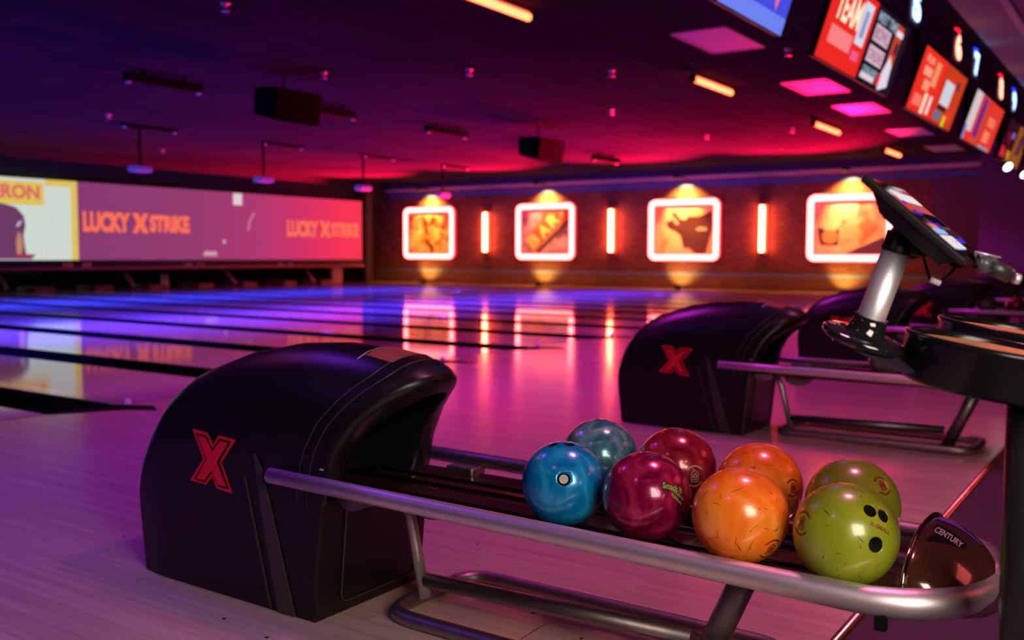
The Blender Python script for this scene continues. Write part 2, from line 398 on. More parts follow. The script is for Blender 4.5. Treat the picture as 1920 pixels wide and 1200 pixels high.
t = thing('projection_screen', 'long purple projection screen, red glow painted on its right end, with two orange LUCKY X STRIKE logos', 'screen', (20, PIN, SZ0), 'projection screens above the pins')
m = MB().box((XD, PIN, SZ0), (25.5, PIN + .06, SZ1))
child(m, 'screen_surface', ramp_emis('screen_purple_red_glow', [(0, (134, 58, 112)), (.35, (150, 60, 112)), (.58, (178, 56, 112)), (.74, (212, 50, 102)), (.9, (246, 50, 86)), (1, (250, 56, 80))], XD, 25.5), t)  # red light falling on the right end is put into the emission ramp
XP = [(175, 110), (395, 170), (480, 345), (570, 210), (820, 280), (605, 615), (770, 1080), (540, 1005), (465, 830), (375, 950), (140, 880), (335, 560)]
XM = [(225, 170), (385, 213), (476, 410), (575, 258), (758, 300), (580, 612), (725, 1020), (560, 975), (465, 775), (365, 915), (200, 860), (375, 565)]
XI = [(258, 200), (375, 240), (475, 455), (590, 295), (715, 320), (540, 610), (685, 980), (565, 950), (465, 735), (350, 890), (235, 850), (395, 565)]
XG = [(0, 1), (.36, 1), (.52, .70), (.68, 1), (1, 1), (.72, .5), (1, 0), (.64, 0), (.48, .30), (.32, 0), (0, 0), (.28, .5)]
for (xa, xb) in ((14.80, 18.16), (21.98, 25.32)):
    w = xb - xa; m = MB()
    put_text(m, 'LUCKY', (xa + w * .205, yy, 1.86), (1, 0, 0), (0, 0, 1), w=w * .42, h=.56, bold=.06)
    put_text(m, 'STRIKE', (xa + w * .80, yy, 1.86), (1, 0, 0), (0, 0, 1), w=w * .40, h=.50, bold=.06)
    m.face([(xa + w * (.435 + .155 * a), yy, 1.58 + .56 * b) for a, b in XG])
    child(m, 'logo_lettering', px_emis('screen_orange', (255, 112, 84)), t)
m = MB(); rect(m, 19.78, 20.12, 2.52, 2.88); child(m, 'bright_streak', px_emis('screen_streak', (225, 205, 210)), t)
m = MB()
for k in range(7): rect(m, 18.66 + k * .07, 18.71 + k * .07, .95, 1.06 + .04 * (k % 2))
m.tube([(20.35, yy, 1.75), (20.42, yy, 2.05), (20.6, yy, 2.3)], .012, 6); rect(m, 19.38, 19.46, 1.33, 1.44)
child(m, 'small_white_marks', px_emis('screen_marks', (226, 180, 190)), t)

t = thing('lane_number_rail', 'black rail with small lane numbers under the projection screens', 'number rail', (15, PIN, .6))
m = MB().box((-4, PIN - .02, .64), (25.55, PIN + .3, .83)); child(m, 'fascia', PLASTIC2, t)
m = MB().box((-4, PIN - .07, .57), (25.55, PIN + .02, .64), bev=.008); child(m, 'lower_lip', mat('red_lit_lip', (.35, .10, .10), .3), t)  # the red light along the lip is put into its colour
m = MB()
for (x, y), s in zip([(128, 497), (163, 497), (354, 497), (376, 497), (527, 496), (545, 496), (669, 495)], ['10', '09', '08', '07', '06', '05', '04']):
    p = onY(x, y, PIN - .026); put_text(m, s, p, (1, 0, 0), (0, 0, 1), w=.26, h=.13, bold=.02)
child(m, 'numbers', px_emis('dim_pink_number', (120, 40, 60)), t)
KB = mat('pale_kickback_metal', (.45, .45, .42), .5)
for k, (x0, y0, x1, y1, lab) in enumerate([(232, 511, 251, 536, 'pale slanted pin deck bar under the left LUCKY logo'), (421, 508, 443, 532, 'pale slanted pin deck bar below the bright streak on the screen'), (575, 508, 590, 530, 'dim slanted pin deck bar under the right LUCKY logo'), (0, 520, 12, 541, 'pale slanted pin deck bar at the left picture edge')]):
    a, b = onY(x0, y0, PIN + .35), onY(x1, y1, PIN + .05)
    tag(MB().tube([a, b], .05, 10).build('kickback_bar', KB), lab, 'bar', 'slanted bars in the pin decks')
t = tag(MB().box((lambda p: (p.x, p.y, .0))(onY(624, 524, PIN + .3)), onY(642, 502, PIN + .3) + Vector((0, .15, 0)), bev=.01).build('pin_deck_box', KB), 'small grey box under the right end of the red screen', 'machine box')
for k in range(13):
    xk = 3.38 + STEP * k
    if 9 < xk < 26: struct(MB().box((xk, PIN + .1, -.1), (xk + .54, PIN + 1.0, .12), bev=.01).build('trim_kickback', mat('grey_kickback_cap', (.22, .2, .24), .5)))
pinprof = [(.0001, 0), (.026, 0), (.04, .03), (.060, .11), (.058, .15), (.03, .24), (.022, .28), (.032, .33), (.030, .36), (.015, .38), (.0001, .385)]
for x in (305, 313):
    p = onY(x, 531, PIN + .7); p.z = .001
    q = thing('bowling_pin', 'white bowling pin standing deep in the dark pin deck, %s of the visible pair' % ('left' if x == 305 else 'right'), 'bowling pin', p, 'bowling pins in the dark deck')
    child(MB().lathe(pinprof, p, seg=20), 'pin_body', MATTWHITE, q)
    child(MB().lathe([(.0262, .245), (.0245, .262)], p, seg=20), 'neck_stripe', REDPAINT, q)

# ------------------------------------------------------------------ brick wall: neon pictures and tube sconces
NEONW = emis('neon_white_pink', (1.0, .12, .11), 12.0)
NEONR = emis('neon_red_rim', (1.0, .03, .06), 1.6)
SCON = emis('sconce_core', (1.0, .11, .045), 48.0)
SCOR = emis('sconce_halo', (1.0, .07, .015), 2.0)
def art_noise(name, ca, cb, cc, scale):
    m = bpy.data.materials.new(name); m.use_nodes = True; nt = m.node_tree; N = nt.nodes; L = nt.links; b = N['Principled BSDF']
    tc = N.new('ShaderNodeTexCoord'); n = N.new('ShaderNodeTexNoise'); n.inputs['Scale'].default_value = scale; n.inputs['Detail'].default_value = 2; n.inputs['Distortion'].default_value = .8
    L.new(tc.outputs['Object'], n.inputs['Vector']); cr = N.new('ShaderNodeValToRGB'); els = cr.color_ramp.elements
    els[0].position = .36; els[0].color = (*ca, 1); els[1].position = .62; els[1].color = (*cc, 1); q = els.new(.45); q.color = (*cb, 1)
    L.new(n.outputs['Fac'], cr.inputs[0]); L.new(cr.outputs[0], b.inputs['Base Color']); b.inputs['Roughness'].default_value = .5
    return m
def wall_rect(mb, y0, y1, z0, z1, x, mi=0): mb.face([(x, y0, z0), (x, y1, z0), (x, y1, z1), (x, y0, z1)], mi)
frames = [(21.09, 23.38, 'golden crowd', 0), (16.13, 18.39, 'orange BAR sign', 1), (11.14, 13.43, 'dark shape on yellow', 2), (6.22, 8.51, 'pinkish plates and car grille shapes', 3)]
flabels = ['neon framed picture of golden shapes, farthest along the brick wall', 'neon framed picture with a slanted BAR sign', 'neon framed picture of a dark brown shape on yellow', 'neon framed picture of pale round shapes behind the tablet']
for (y0, y1, nm, k) in frames:
    z0, z1 = .87, 2.70; xw = WX
    t = thing('neon_picture', flabels[k], 'neon picture', (xw, (y0 + y1) / 2, z0), 'neon framed pictures on the brick wall')
    m = MB().box((xw - .16, y0 + .02, z0 - .02), (xw, y1 - .02, z1 - .02), bev=.01); child(m, 'picture_box', mat('dark_red_box', (.12, .02, .02), .5), t)
    path = rnd_path([(xw - .20, y0 + .08, z0 + .08), (xw - .20, y1 - .08, z0 + .08), (xw - .20, y1 - .08, z1 - .08), (xw - .20, y0 + .08, z1 - .08)], .14, 5)
    m = MB().tube(path, .09, 12, closed=True); child(m, 'neon_tube', NEONW, t)
    path = rnd_path([(xw - .14, y0 + .08, z0 + .08), (xw - .14, y1 - .08, z0 + .08), (xw - .14, y1 - .08, z1 - .08), (xw - .14, y0 + .08, z1 - .08)], .14, 5)
    m = MB().tube(path, .115, 12, closed=True); child(m, 'neon_rim_glow', NEONR, t)  # wider red tube stands for the glow rim around the neon
    xa = xw - .168; A, B, Z0, Z1 = y0 + .16, y1 - .16, z0 + .16, z1 - .16
    w, h = B - A, Z1 - Z0
    def P(u, v, d=0.): return (xa - .006 - d, B - u * w, Z0 + v * h)      # u: left to right as seen, v: up
    if k == 0:
        m = MB(); wall_rect(m, A, B, Z0, Z1, xa); child(m, 'canvas', art_noise('gold_print', (.10, .03, .01), (.75, .30, .06), (.95, .62, .2), 2.6), t)
        m = MB()
        for pts in ([(.38, .78), (.45, .72), (.47, .55), (.53, .42), (.47, .46), (.40, .52)], [(.78, .55), (.85, .7), (.86, .6)], [(.2, .8), (.24, .58), (.19, .55)], [(.55, .1), (.6, .22), (.63, .14)]): m.face([P(a, b) for a, b in pts])
        child(m, 'dark_figures', mat('print_dark_brown', (.10, .03, .01), .5), t)
    elif k == 1:
        m = MB(); wall_rect(m, A, B, Z0, Z1, xa); child(m, 'canvas', art_noise('mauve_print', (.16, .06, .14), (.35, .16, .24), (.6, .35, .38), 1.6), t)
        m = MB(); m.face([P(a, b) for a, b in [(.10, .22), (.30, .07), (.62, .45), (.95, .8), (1, 1), (.45, 1), (.40, .72), (.16, .40)]]); child(m, 'orange_sign', mat('print_orange', (.65, .10, .03), .5), t)
        m = MB(); m.face([P(a, b) for a, b in [(.36, .0), (.42, .0), (.7, .42), (1, .78), (1, .62), (.72, .3), (.45, -.0)]]) if False else m.face([P(a, b, .002) for a, b in [(.32, .06), (.36, .02), (1, .68), (.97, .80)]]); child(m, 'sign_shadow', mat('print_dark_brown', (.10, .03, .01), .5), t)
        m = MB()
        for ch, u, v in (('B', .26, .30), ('A', .47, .53), ('R', .66, .76)):
            a = math.radians(42); ux = Vector((0, -math.cos(a), math.sin(a))); uy = Vector((0, math.sin(a), math.cos(a)))
            put_text(m, ch, P(u, v, .006), ux, uy, w=.42, h=.44, bold=.04)
        m.face([P(a, b, .004) for a, b in [(.78, .95), (.80, .82), (.88, .82), (.88, .95)]])
        child(m, 'bar_lettering', mat('print_yellow', (.95, .55, .18), .5), t)
    elif k == 2:
        m = MB(); wall_rect(m, A, B, Z0, Z1, xa); child(m, 'canvas', art_noise('yellow_print', (.85, .28, .10), (.9, .5, .16), (.95, .72, .3), 1.1), t)
        m = MB(); m.face([P(a, b) for a, b in [(.20, .66), (.30, .70), (.31, .84), (.35, .87), (.44, .72), (.52, .70), (.58, .77), (.75, .76), (.96, .87), (.98, .55), (.93, .35), (.86, 0), (.72, 0), (.60, .14), (.50, .14), (.45, .38), (.38, .46), (.24, .54)]]); child(m, 'dark_shape', mat('print_brown', (.13, .035, .015), .5), t)
        m = MB(); m.face([P(a, b, .004) for a, b in [(.30, .74), (.33, .78), (.42, .64), (.40, .60), (.36, .62)]]); m.face([P(a, b, .004) for a, b in [(.70, .52), (.72, .48), (.88, .48), (.88, .54), (.76, .56)]]); child(m, 'pale_strokes', mat('print_cream', (.8, .5, .28), .5), t)
    else:
        m = MB(); wall_rect(m, A, B, Z0, Z1, xa); child(m, 'canvas', art_noise('peach_print', (.55, .14, .10), (.8, .42, .28), (.95, .68, .45), 1.3), t)
        def disc(u, v, r, mb, d=0., sx=1.): mb.face([P(u + r * sx * math.cos(q * PI / 12), v + r * w / h * math.sin(q * PI / 12), d) for q in range(24)])
        PL = mat('print_plum', (.10, .03, .10), .5)
        m = MB(); m.face([P(a, b) for a, b in [(.05, .5), (.10, .2), (.35, .18), (.36, .5)]]); child(m, 'dark_patch', PL, t)
        m = MB(); m.face([P(a, b) for a, b in [(.45, .03), (.98, .34), (1, .0)]]); child(m, 'dark_patch', PL, t)
        m = MB(); disc(.95, .8, .05, m); child(m, 'dark_patch', PL, t)
        m = MB(); disc(.24, .64, .155, m, .003); child(m, 'pale_disc', mat('print_cream2', (.95, .62, .38), .5), t)
        m = MB(); disc(.23, .34, .10, m, .006, 1.1); child(m, 'orange_disc', mat('print_orange2', (.85, .30, .12), .5), t)
        m = MB()
        for q in range(14): m.face([P(.42 + .035 * q, .36 + .012 * q, .003), P(.432 + .035 * q, .363 + .012 * q, .003), P(.432 + .035 * q, .50 + .012 * q, .003), P(.42 + .035 * q, .497 + .012 * q, .003)])
        for q in range(4): m.face([P(.40, .30 - .04 * q, .003), P(.95, .50 - .05 * q, .003), P(.95, .51 - .05 * q, .003), P(.40, .312 - .04 * q, .003)])
        child(m, 'grille_lines', mat('print_tan', (.5, .25, .14), .5), t)
# warm picture lamps above each frame
LAMPW = emis('warm_lamp', (1., .62, .25), 4)
for (y0, y1, nm, k) in frames:
    yc = (y0 + y1) / 2
    t = thing('picture_lamp', 'small black lamp under the white ledge above the ' + ['golden picture', 'BAR picture', 'brown shape picture', 'picture behind the tablet'][k], 'lamp', (WX - .2, yc, 3.3), 'picture lamps under the ledge')
    m = MB().box((WX - .86, yc - .05, 3.29), (WX - .74, yc + .05, 3.37), bev=.01).box((WX - .78, yc - .02, 3.34), (WX - .14, yc + .02, 3.38)); child(m, 'housing', DARK, t)
    m = MB().lathe([(.0001, 0), (.025, 0)], (WX - .80, yc, 3.288), seg=12); child(m, 'lens', LAMPW, t)
for k, yc in enumerate((19.75, 14.8, 9.85)):
    t = thing('tube_sconce', 'vertical glowing red tube sconce between the ' + ['golden and BAR pictures', 'BAR and brown shape pictures', 'brown shape picture and the tablet'][k], 'wall light', (WX, yc, 1.1), 'tube sconces on the brick wall')
    m = MB().box((WX - .04, yc - .14, .98), (WX, yc + .14, 2.6), bev=.01); child(m, 'back_plate', mat('dark_red_plate', (.25, .05, .05), .4), t)
    m = MB().tube([(WX - .16, yc, 1.12), (WX - .16, yc, 2.46)], .075, 14); child(m, 'glowing_tube', SCON, t)
    for z in (1.06, 2.46): child(MB().tube([(WX - .16, yc, z), (WX - .16, yc, z + .06)], .09, 12).box((WX - .16, yc - .03, z), (WX - .03, yc + .03, z + .05)), 'end_cap', DARK, t)

# ------------------------------------------------------------------ ceiling: tubes, panels, blacklights, speakers, projectors, sprinklers
TUBE = emis('orange_red_tube', (1.0, .085, .032), 10.0)
for k, (xa, xb) in enumerate([(1.9, 3.4), (7.4, 8.85), (13.05, 14.6), (18.7, 20.5), (24.2, 25.9)]):
    lab = ['orange glowing ceiling tube nearest above the approach', 'glowing orange ceiling tube cut by the top edge', 'glowing orange ceiling tube beside the largest ceiling panel', 'middle glowing orange ceiling tube left of the second monitor pair', 'glowing orange ceiling tube nearest the brick wall'][k]
    t = thing('ceiling_tube_light', lab, 'tube light', ((xa + xb) / 2, 5.82, H), 'orange tube lights on the ceiling')
    m = MB().box((xa, 5.79, H - .05), (xb, 5.85, H), bev=.006); child(m, 'housing', mat('tube_housing', (.2, .1, .08), .4), t)
    m = MB().tube([(xa + .06, 5.82, H - .10), (xb - .06, 5.82, H - .10)], .042, 12); child(m, 'glowing_tube', TUBE, t)
    for xx in (xa + .03, xb - .03): child(MB().box((xx - .03, 5.77, H - .15), (xx + .03, 5.87, H - .04), bev=.008), 'end_holder', DARK, t)
for k, xa in enumerate((3.4, 10.72, 14.62, 17.32, 21.2, 24.9)):
    lab = ['white ceiling panel off to the left', 'largest pale ceiling panel, nearest of the row', 'second pale ceiling panel from the left', 'third pale ceiling panel from the left', 'fourth pale ceiling panel from the left', 'smallest pale ceiling panel close to the brick wall'][k]
    if k == 0: continue
    t = thing('ceiling_panel_light', lab, 'ceiling panel', (xa + .65, 4.7, H), 'unlit ceiling panels over the approach')
    m = MB()
    for (a, b, c, d) in ((xa - .03, xa, 4.36, 5.07), (xa + 1.28, xa + 1.31, 4.36, 5.07), (xa - .03, xa + 1.31, 4.36, 4.39), (xa - .03, xa + 1.31, 5.04, 5.07)): m.box((a, c, H - .02), (b, d, H))
    child(m, 'frame', mat('panel_frame', (.4, .4, .4), .5), t)
    m = MB().box((xa, 4.39, H - .012), (xa + 1.28, 5.04, H - .001)); child(m, 'diffuser', PANELW, t)
blabs = ['black light bar on the ceiling at the left picture edge', 'black light bar on the blue ceiling above the first projector', 'black light bar half behind the larger speaker', 'black light bar above the third projector', 'black light bar behind the smaller speaker', 'black light bar on the red ceiling right of the smaller speaker']
for k in range(6):
    xa = 4.98 + 3.36 * k
    t = thing('blacklight_bar', blabs[k], 'light bar', (xa + .65, 12.4, H), 'black light bars over the lanes')
    m = MB().box((xa, 12.32, H - .20), (xa + 1.3, 12.48, H - .06), bev=.02); child(m, 'housing', DARK, t)
    for q in (.05, 1.25): child(MB().lathe([(.0001, -.02), (.03, -.015), (.04, .0)], (xa + q, 12.40, H - .20), seg=12), 'end_knob', PROJW, t)
    for q in (.3, 1.0): child(MB().box((xa + q - .02, 12.38, H - .07), (xa + q + .02, 12.42, H)), 'hanger', DARK, t)
for k, xa in enumerate((12.21, 15.49, 18.87, 22.22)):
    lab = ['white projector hanging over the left LUCKY logo', 'white projector hanging above the bright streak', 'white projector hanging over the red end of the screen', 'pinkish projector hanging before the farthest neon picture'][k]
    t = thing('ceiling_projector', lab, 'projector', (xa + .2, 17.7, H), 'projectors hanging before the screens')
    m = MB().box((xa - .21, 17.57, 2.69), (xa + .21, 17.83, 2.82), bev=.03); child(m, 'projector_body', PROJW, t)
    m = MB().lathe([(.0001, -.03), (.05, -.03), (.06, 0)], (xa + .12, 17.83, 2.755), axis=(0, 1, 0), seg=16); child(m, 'lens', GLOSSBLK, t)
    m = MB().tube([(xa, 17.7, 2.81), (xa, 17.7, H - .05)], .03, 10); child(m, 'drop_pole', DARK, t)
    m = MB().box((xa - .02, 17.64, H - .07), (xa + 1.25, 17.76, H), bev=.01) if k else MB().box((xa - .4, 17.64, H - .07), (xa + .9, 17.76, H), bev=.01); child(m, 'ceiling_rail', DARK, t)
    for q in ((.05, 1.2) if k else (-.35, .85)): child(MB().lathe([(.0001, -.02), (.03, -.015), (.04, .0)], (xa + q, 17.7, H - .07), seg=12), 'end_knob', PROJW, t)
def speaker(x0, lab):
    t = thing('ceiling_speaker', lab, 'speaker', (x0 + .6, 10.7, H), 'black loudspeakers hung under the ceiling')
    z1 = 3.30; z0 = 2.88
    # wedge cabinet, front grille facing the players and tilted down
    wd = .90 if x0 < 12 else .98
    lo = [(x0, 10.50, 2.88), (x0 + wd, 10.50, 2.88), (x0 + wd - .12, 11.0, 3.02), (x0 + .10, 11.0, 3.02)]
    hi = [(x0, 10.42, 3.34), (x0 + wd, 10.42, 3.34), (x0 + wd - .12, 11.0, 3.40), (x0 + .10, 11.0, 3.40)]
    m = MB(); n = 4
    A = [m.bm.verts.new(p) for p in lo]; B = [m.bm.verts.new(p) for p in hi]
    m.bm.faces.new(A[::-1]); m.bm.faces.new(B)
    for q in range(n): m.bm.faces.new((A[q], A[(q + 1) % n], B[(q + 1) % n], B[q]))
    bmesh.ops.bevel(m.bm, geom=list(m.bm.edges), offset=.012, segments=2, affect='EDGES')
    child(m, 'cabinet', mat('speaker_black', (.002, .002, .002), .8, spec=.05), t)
    m = MB(); m.prism([(x0 + .03, 10.415, 3.31), (x0 + wd - .03, 10.415, 3.31), (x0 + wd - .03, 10.49, 2.91), (x0 + .03, 10.49, 2.91)], (0, -.014, 0)); child(m, 'grille', mat('speaker_grille', (.003, .002, .002), .8, spec=.05), t)
    m = MB(); m.tube([(x0 + .45, 10.75, 3.37), (x0 + .45, 10.75, H)], .012, 8); m.box((x0 + .2, 10.72, 3.36), (x0 + .7, 10.78, 3.40))
    child(m, 'hanger', DARK, t)
speaker(9.36, 'larger black loudspeaker hanging from the blue ceiling')
speaker(16.15, 'smaller black loudspeaker hanging from the red ceiling')
for k, (x, y) in enumerate([(422, 6), (880, 130), (1147, 132), (1147, 206), (1478, 92), (1325, 253), (1485, 240), (203, 215), (607, 136), (305, 281)]):
    p = onZ(x, y, H)
    where = ['at the top edge left of centre', 'on the purple ceiling over the dark gap between speakers', 'on the purple ceiling above the right half of the wall', 'below another one on the purple ceiling', 'just left of the TEAM monitor', 'between the orange tubes over the third neon picture', 'beside the middle orange tube', 'left of the larger speaker near the first projector', 'right of the larger speaker', 'beside the first projector pole'][k]
    m = MB().lathe([(.05, 0), (.05, -.01), (.02, -.02), (.018, -.07), (.045, -.08), (.045, -.088), (.0001, -.09)], p, seg=16)
    tag(m.build('sprinkler_head', mat('chrome_dull', (.5, .45, .5), .3, metal=1.)), 'tiny ceiling sprinkler head ' + where, 'sprinkler', 'sprinkler heads on the ceiling')

# ------------------------------------------------------------------ monitors above the approach edge
TZ0, TZ1, TY0, TY1 = 2.68, 3.34, 2.55, 2.34
tilt = Vector((0, TY1 - TY0, TZ1 - TZ0)); tn = Vector((0, -(TZ1 - TZ0), -(TY0 - TY1))).normalized(); tu = tilt.normalized(); TH = tilt.length
def E3(c, s=1.): return px_emis('m%d_%d_%d' % c, c, s)
def monitor(x0, lab, pieces, w=1.25):
    t = thing('hanging_monitor', lab, 'monitor', (x0 + w / 2, 2.45, TZ0), 'monitors hung in pairs over the approach')
    o = Vector((x0, TY0, TZ0))
    def Q(u, v, d=0.): return o + Vector((u * w, 0, 0)) + tilt * v + tn * d
    m = MB(); c = Q(.5, .5, -.03); m.obox(c, Vector((1, 0, 0)), tu, tn, w / 2, TH / 2 + .01, .028, bev=.006); child(m, 'casing', PLASTIC2, t)
    m = MB(); m.box((x0 + w / 2 - .04, 2.56, TZ0 + .25), (x0 + w / 2 + .04, 2.62, H)); m.obox(Q(.5, .5, -.075), Vector((1, 0, 0)), tu, tn, .2, .16, .02); m.box((x0 + w / 2 - .03, 2.50, TZ0 + .30), (x0 + w / 2 + .03, 2.60, TZ0 + .36)); child(m, 'bracket', DARK, t)
    m = MB(); mats = []; 
    def idx(c):
        mm = E3(c)
        if mm not in mats: mats.append(mm)
        return mats.index(mm)
    d = .001
    for p in pieces:
        if p[0] == 'r':
            _, u0, v0, u1, v1, c = p; d += .0004; m.face([Q(u0, v0, d), Q(u1, v0, d), Q(u1, v1, d), Q(u0, v1, d)], idx(c))
        elif p[0] == 'p':
            _, pts, c = p; d += .0004; m.face([Q(u, v, d) for u, v in pts], idx(c))
        elif p[0] == 't':
            _, s, u, v, ww, hh, c = p; d += .0004; put_text(m, s, Q(u, v, d), Vector((1, 0, 0)), tu, w=ww * w, h=hh * TH, bold=.03, mi=idx(c))
    child(m, 'screen_patches', mats, t, norm=False)
RED = (238, 40, 34); CRM = (255, 238, 205); PNK = (250, 128, 132); WHT = (215, 215, 235); BLK = (34, 22, 32)
SX = 8.18
# pair 0 (only the right end is in view)
monitor(SX - 3.36, 'blue and yellow monitor, far left of the row', [('r', 0, 0, 1, 1, (60, 60, 200))])
monitor(SX - 3.36 + 1.27, 'blue glowing monitor cut off by the top edge', [('r', 0, 0, 1, 1, (72, 76, 224)), ('r', .0, 0, 1, .18, (110, 130, 240)),
    ('p', [(.30, .35), (.38, .22), (.48, .30), (.50, .5), (.4, .6)], (150, 190, 110)), ('p', [(.55, .45), (.72, .38), (.80, .20), (.84, .45), (.95, .6), (.7, .75)], (236, 110, 140)), ('p', [(.1, .3), (.2, .5), (.3, .55), (.22, .3)], (90, 170, 230)), ('r', .62, .55, .78, .66, (250, 190, 90))])
monitor(SX, 'red monitor with large cream word TEAM', [('r', 0, 0, 1, 1, RED), ('t', 'TEAM', .41, .70, .56, .36, CRM), ('t', 'LEAGUE', .40, .38, .52, .07, PNK), ('r', .14, .22, .66, .44, PNK), ('r', .70, .38, .92, .92, WHT), ('r', .76, .48, .86, .82, (150, 150, 190)), ('r', .72, .18, .90, .30, (240, 90, 140)), ('t', 'THE', .55, .95, .2, .07, PNK)])
monitor(SX + 1.27, 'black monitor with white words beside the red TEAM monitor', [('r', 0, 0, 1, 1, BLK), ('t', 'MEET TIME', .35, .88, .56, .13, (150, 165, 190)), ('r', .08, .56, .52, .78, (214, 180, 200)), ('r', .08, .28, .52, .50, (222, 186, 200)), ('t', 'BOWL', .30, .67, .38, .16, (160, 110, 140)), ('t', 'ONLINE', .30, .39, .38, .16, (160, 110, 140)), ('t', 'ONLINE!', .28, .18, .40, .09, (150, 180, 200)), ('r', .06, .05, .45, .13, (225, 205, 220)),
    ('r', .62, .35, .82, .95, (200, 70, 40)), ('r', .64, .80, .84, .88, (235, 220, 240)), ('p', [(.55, .1), (.62, .0), (.85, .1), (.8, .4), (.68, .52), (.6, .3)], (230, 215, 235)), ('r', .50, .05, .60, .22, (230, 50, 50)), ('r', .70, .55, .80, .72, (60, 40, 70))])
monitor(SX + 3.36, 'red monitor with pale lettering, left of the third pair', [('r', 0, 0, 1, 1, (240, 48, 34)), ('r', .18, .60, .5, .74, (245, 160, 130)), ('r', .30, .38, .55, .55, (245, 150, 120)), ('r', .12, .10, .46, .28, (246, 120, 100)), ('r', .5, .02, .62, .36, (246, 226, 190)), ('r', .56, .50, .76, .90, (235, 150, 100)), ('r', .72, .05, .82, .36, (240, 220, 225)), ('t', 'FUN', .3, .85, .3, .12, (250, 170, 140))])
monitor(SX + 4.63, 'red and white monitor with a yellow corner', [('r', 0, 0, 1, 1, (206, 60, 30)), ('r', .12, .34, .56, .76, (206, 210, 222)), ('r', .05, .06, .40, .22, (110, 110, 130)), ('r', .50, 0, .62, .20, (214, 214, 30)), ('r', .1, .24, .5, .32, (40, 30, 40)), ('r', .6, .1, .8, .3, (236, 60, 50)), ('r', .6, .7, .8, .85, (120, 50, 60))])
monitor(SX + 6.72, 'white and purple monitor in the fourth pair', [('r', 0, 0, 1, 1, (206, 70, 60)), ('r', 0, .18, .40, 1, (216, 196, 200)), ('r', .0, 0, .12, .3, (120, 130, 210)), ('r', .12, 0, .5, .2, (235, 50, 40)), ('r', .56, .15, .8, .95, (120, 30, 130))])
monitor(SX + 7.99, 'red and orange monitor in the fourth pair', [('r', 0, 0, 1, 1, (228, 56, 44)), ('r', .2, .5, .7, .7, (240, 120, 90)), ('r', .2, .15, .6, .4, (245, 130, 100)), ('r', .1, 0, .8, .06, (150, 150, 170))])
monitor(SX + 10.08, 'dark monitor with red and yellow patches at the right edge', [('r', 0, 0, 1, 1, (50, 14, 30)), ('r', .1, .1, .55, .34, (220, 40, 50)), ('r', .1, .4, .6, .7, (110, 16, 40)), ('r', .6, .0, .95, .3, (200, 130, 40)), ('r', .6, .6, .8, .75, (110, 110, 200))])
monitor(SX + 11.35, 'yellowish monitor at the far right edge of the row', [('r', 0, 0, 1, 1, (150, 80, 30)), ('r', .3, .3, .7, .8, (90, 40, 60))])
monitor(SX + 13.44, 'last dim monitor of the row by the grey wall', [('r', 0, 0, 1, 1, (120, 30, 40))])
# round down-lights under the row at the far right
for k, (x, y) in enumerate([(1890, 313), (1921, 327)]):
    p = onY(x, y, 2.2); L1 = emis('white_lamp', (1, .97, .9), 6)
    t = thing('track_lamp', 'small bright white lamp under the dark right-hand monitor' if k == 0 else 'small white lamp cut by the right picture edge', 'lamp', p, 'white lamps below the monitors')
    ax = Vector((-.5, -.55, -.5)).normalized()
    child(MB().lathe([(.0001, -.02), (.065, -.02), (.07, -.0), (.0001, .0)], p, axis=ax, seg=20), 'lens', L1, t)
    child(MB().lathe([(.078, .01), (.078, -.04), (.04, -.12), (.0001, -.13)], p, axis=ax, seg=20), 'lamp_can', DARK, t)
    child(MB().tube([p - ax * .10, (p.x, p.y, H)], .012, 8), 'stem', DARK, t)
# glowing lane numbers under the ceiling
for k, (x, s, c) in enumerate([(5.25, '2', 0), (8.75, '4', 1), (9.96, '5', 0), (12.14, '6', 1), (13.39, '7', 0), (15.46, '8', 1), (16.84, '9', 0), (18.8, '10', 1), (20.2, '11', 0)]):
    colr = emis('number_blue', (.35, .55, 1.0), 3.5) if c == 0 else emis('number_red', (1.0, .35, .25), 3.0)
    back = emis('number_blue_back', (.02, .03, 1.0), 2.) if c == 0 else emis('number_red_back', (1.0, .01, .03), 2.)
    t = thing('lane_number_light', 'glowing %s number %s under the ceiling behind the monitors' % (['blue', 'red'][c], s), 'number light', (x, 2.13, 3.4), 'glowing lane numbers along the monitors')
    m = MB(); put_text(m, s, (x, 2.125, 3.40), (1, 0, 0), (0, 0, 1), w=.34, h=.30, bold=.07); child(m, 'numeral_face', colr, t)
    m = MB(); m.box((x - .20, 2.14, 3.23), (x + .20, 2.16, 3.57), bev=.01); child(m, 'back_plate', BULK, t)
    m = MB(); m.box((x - .10, 2.128, 3.575), (x + .10, 2.16, 3.60)); child(m, 'glow_strip', back, t)
    m = MB(); m.box((x - .01, 2.14, 3.57), (x + .01, 2.16, H)); child(m, 'stem', DARK, t)

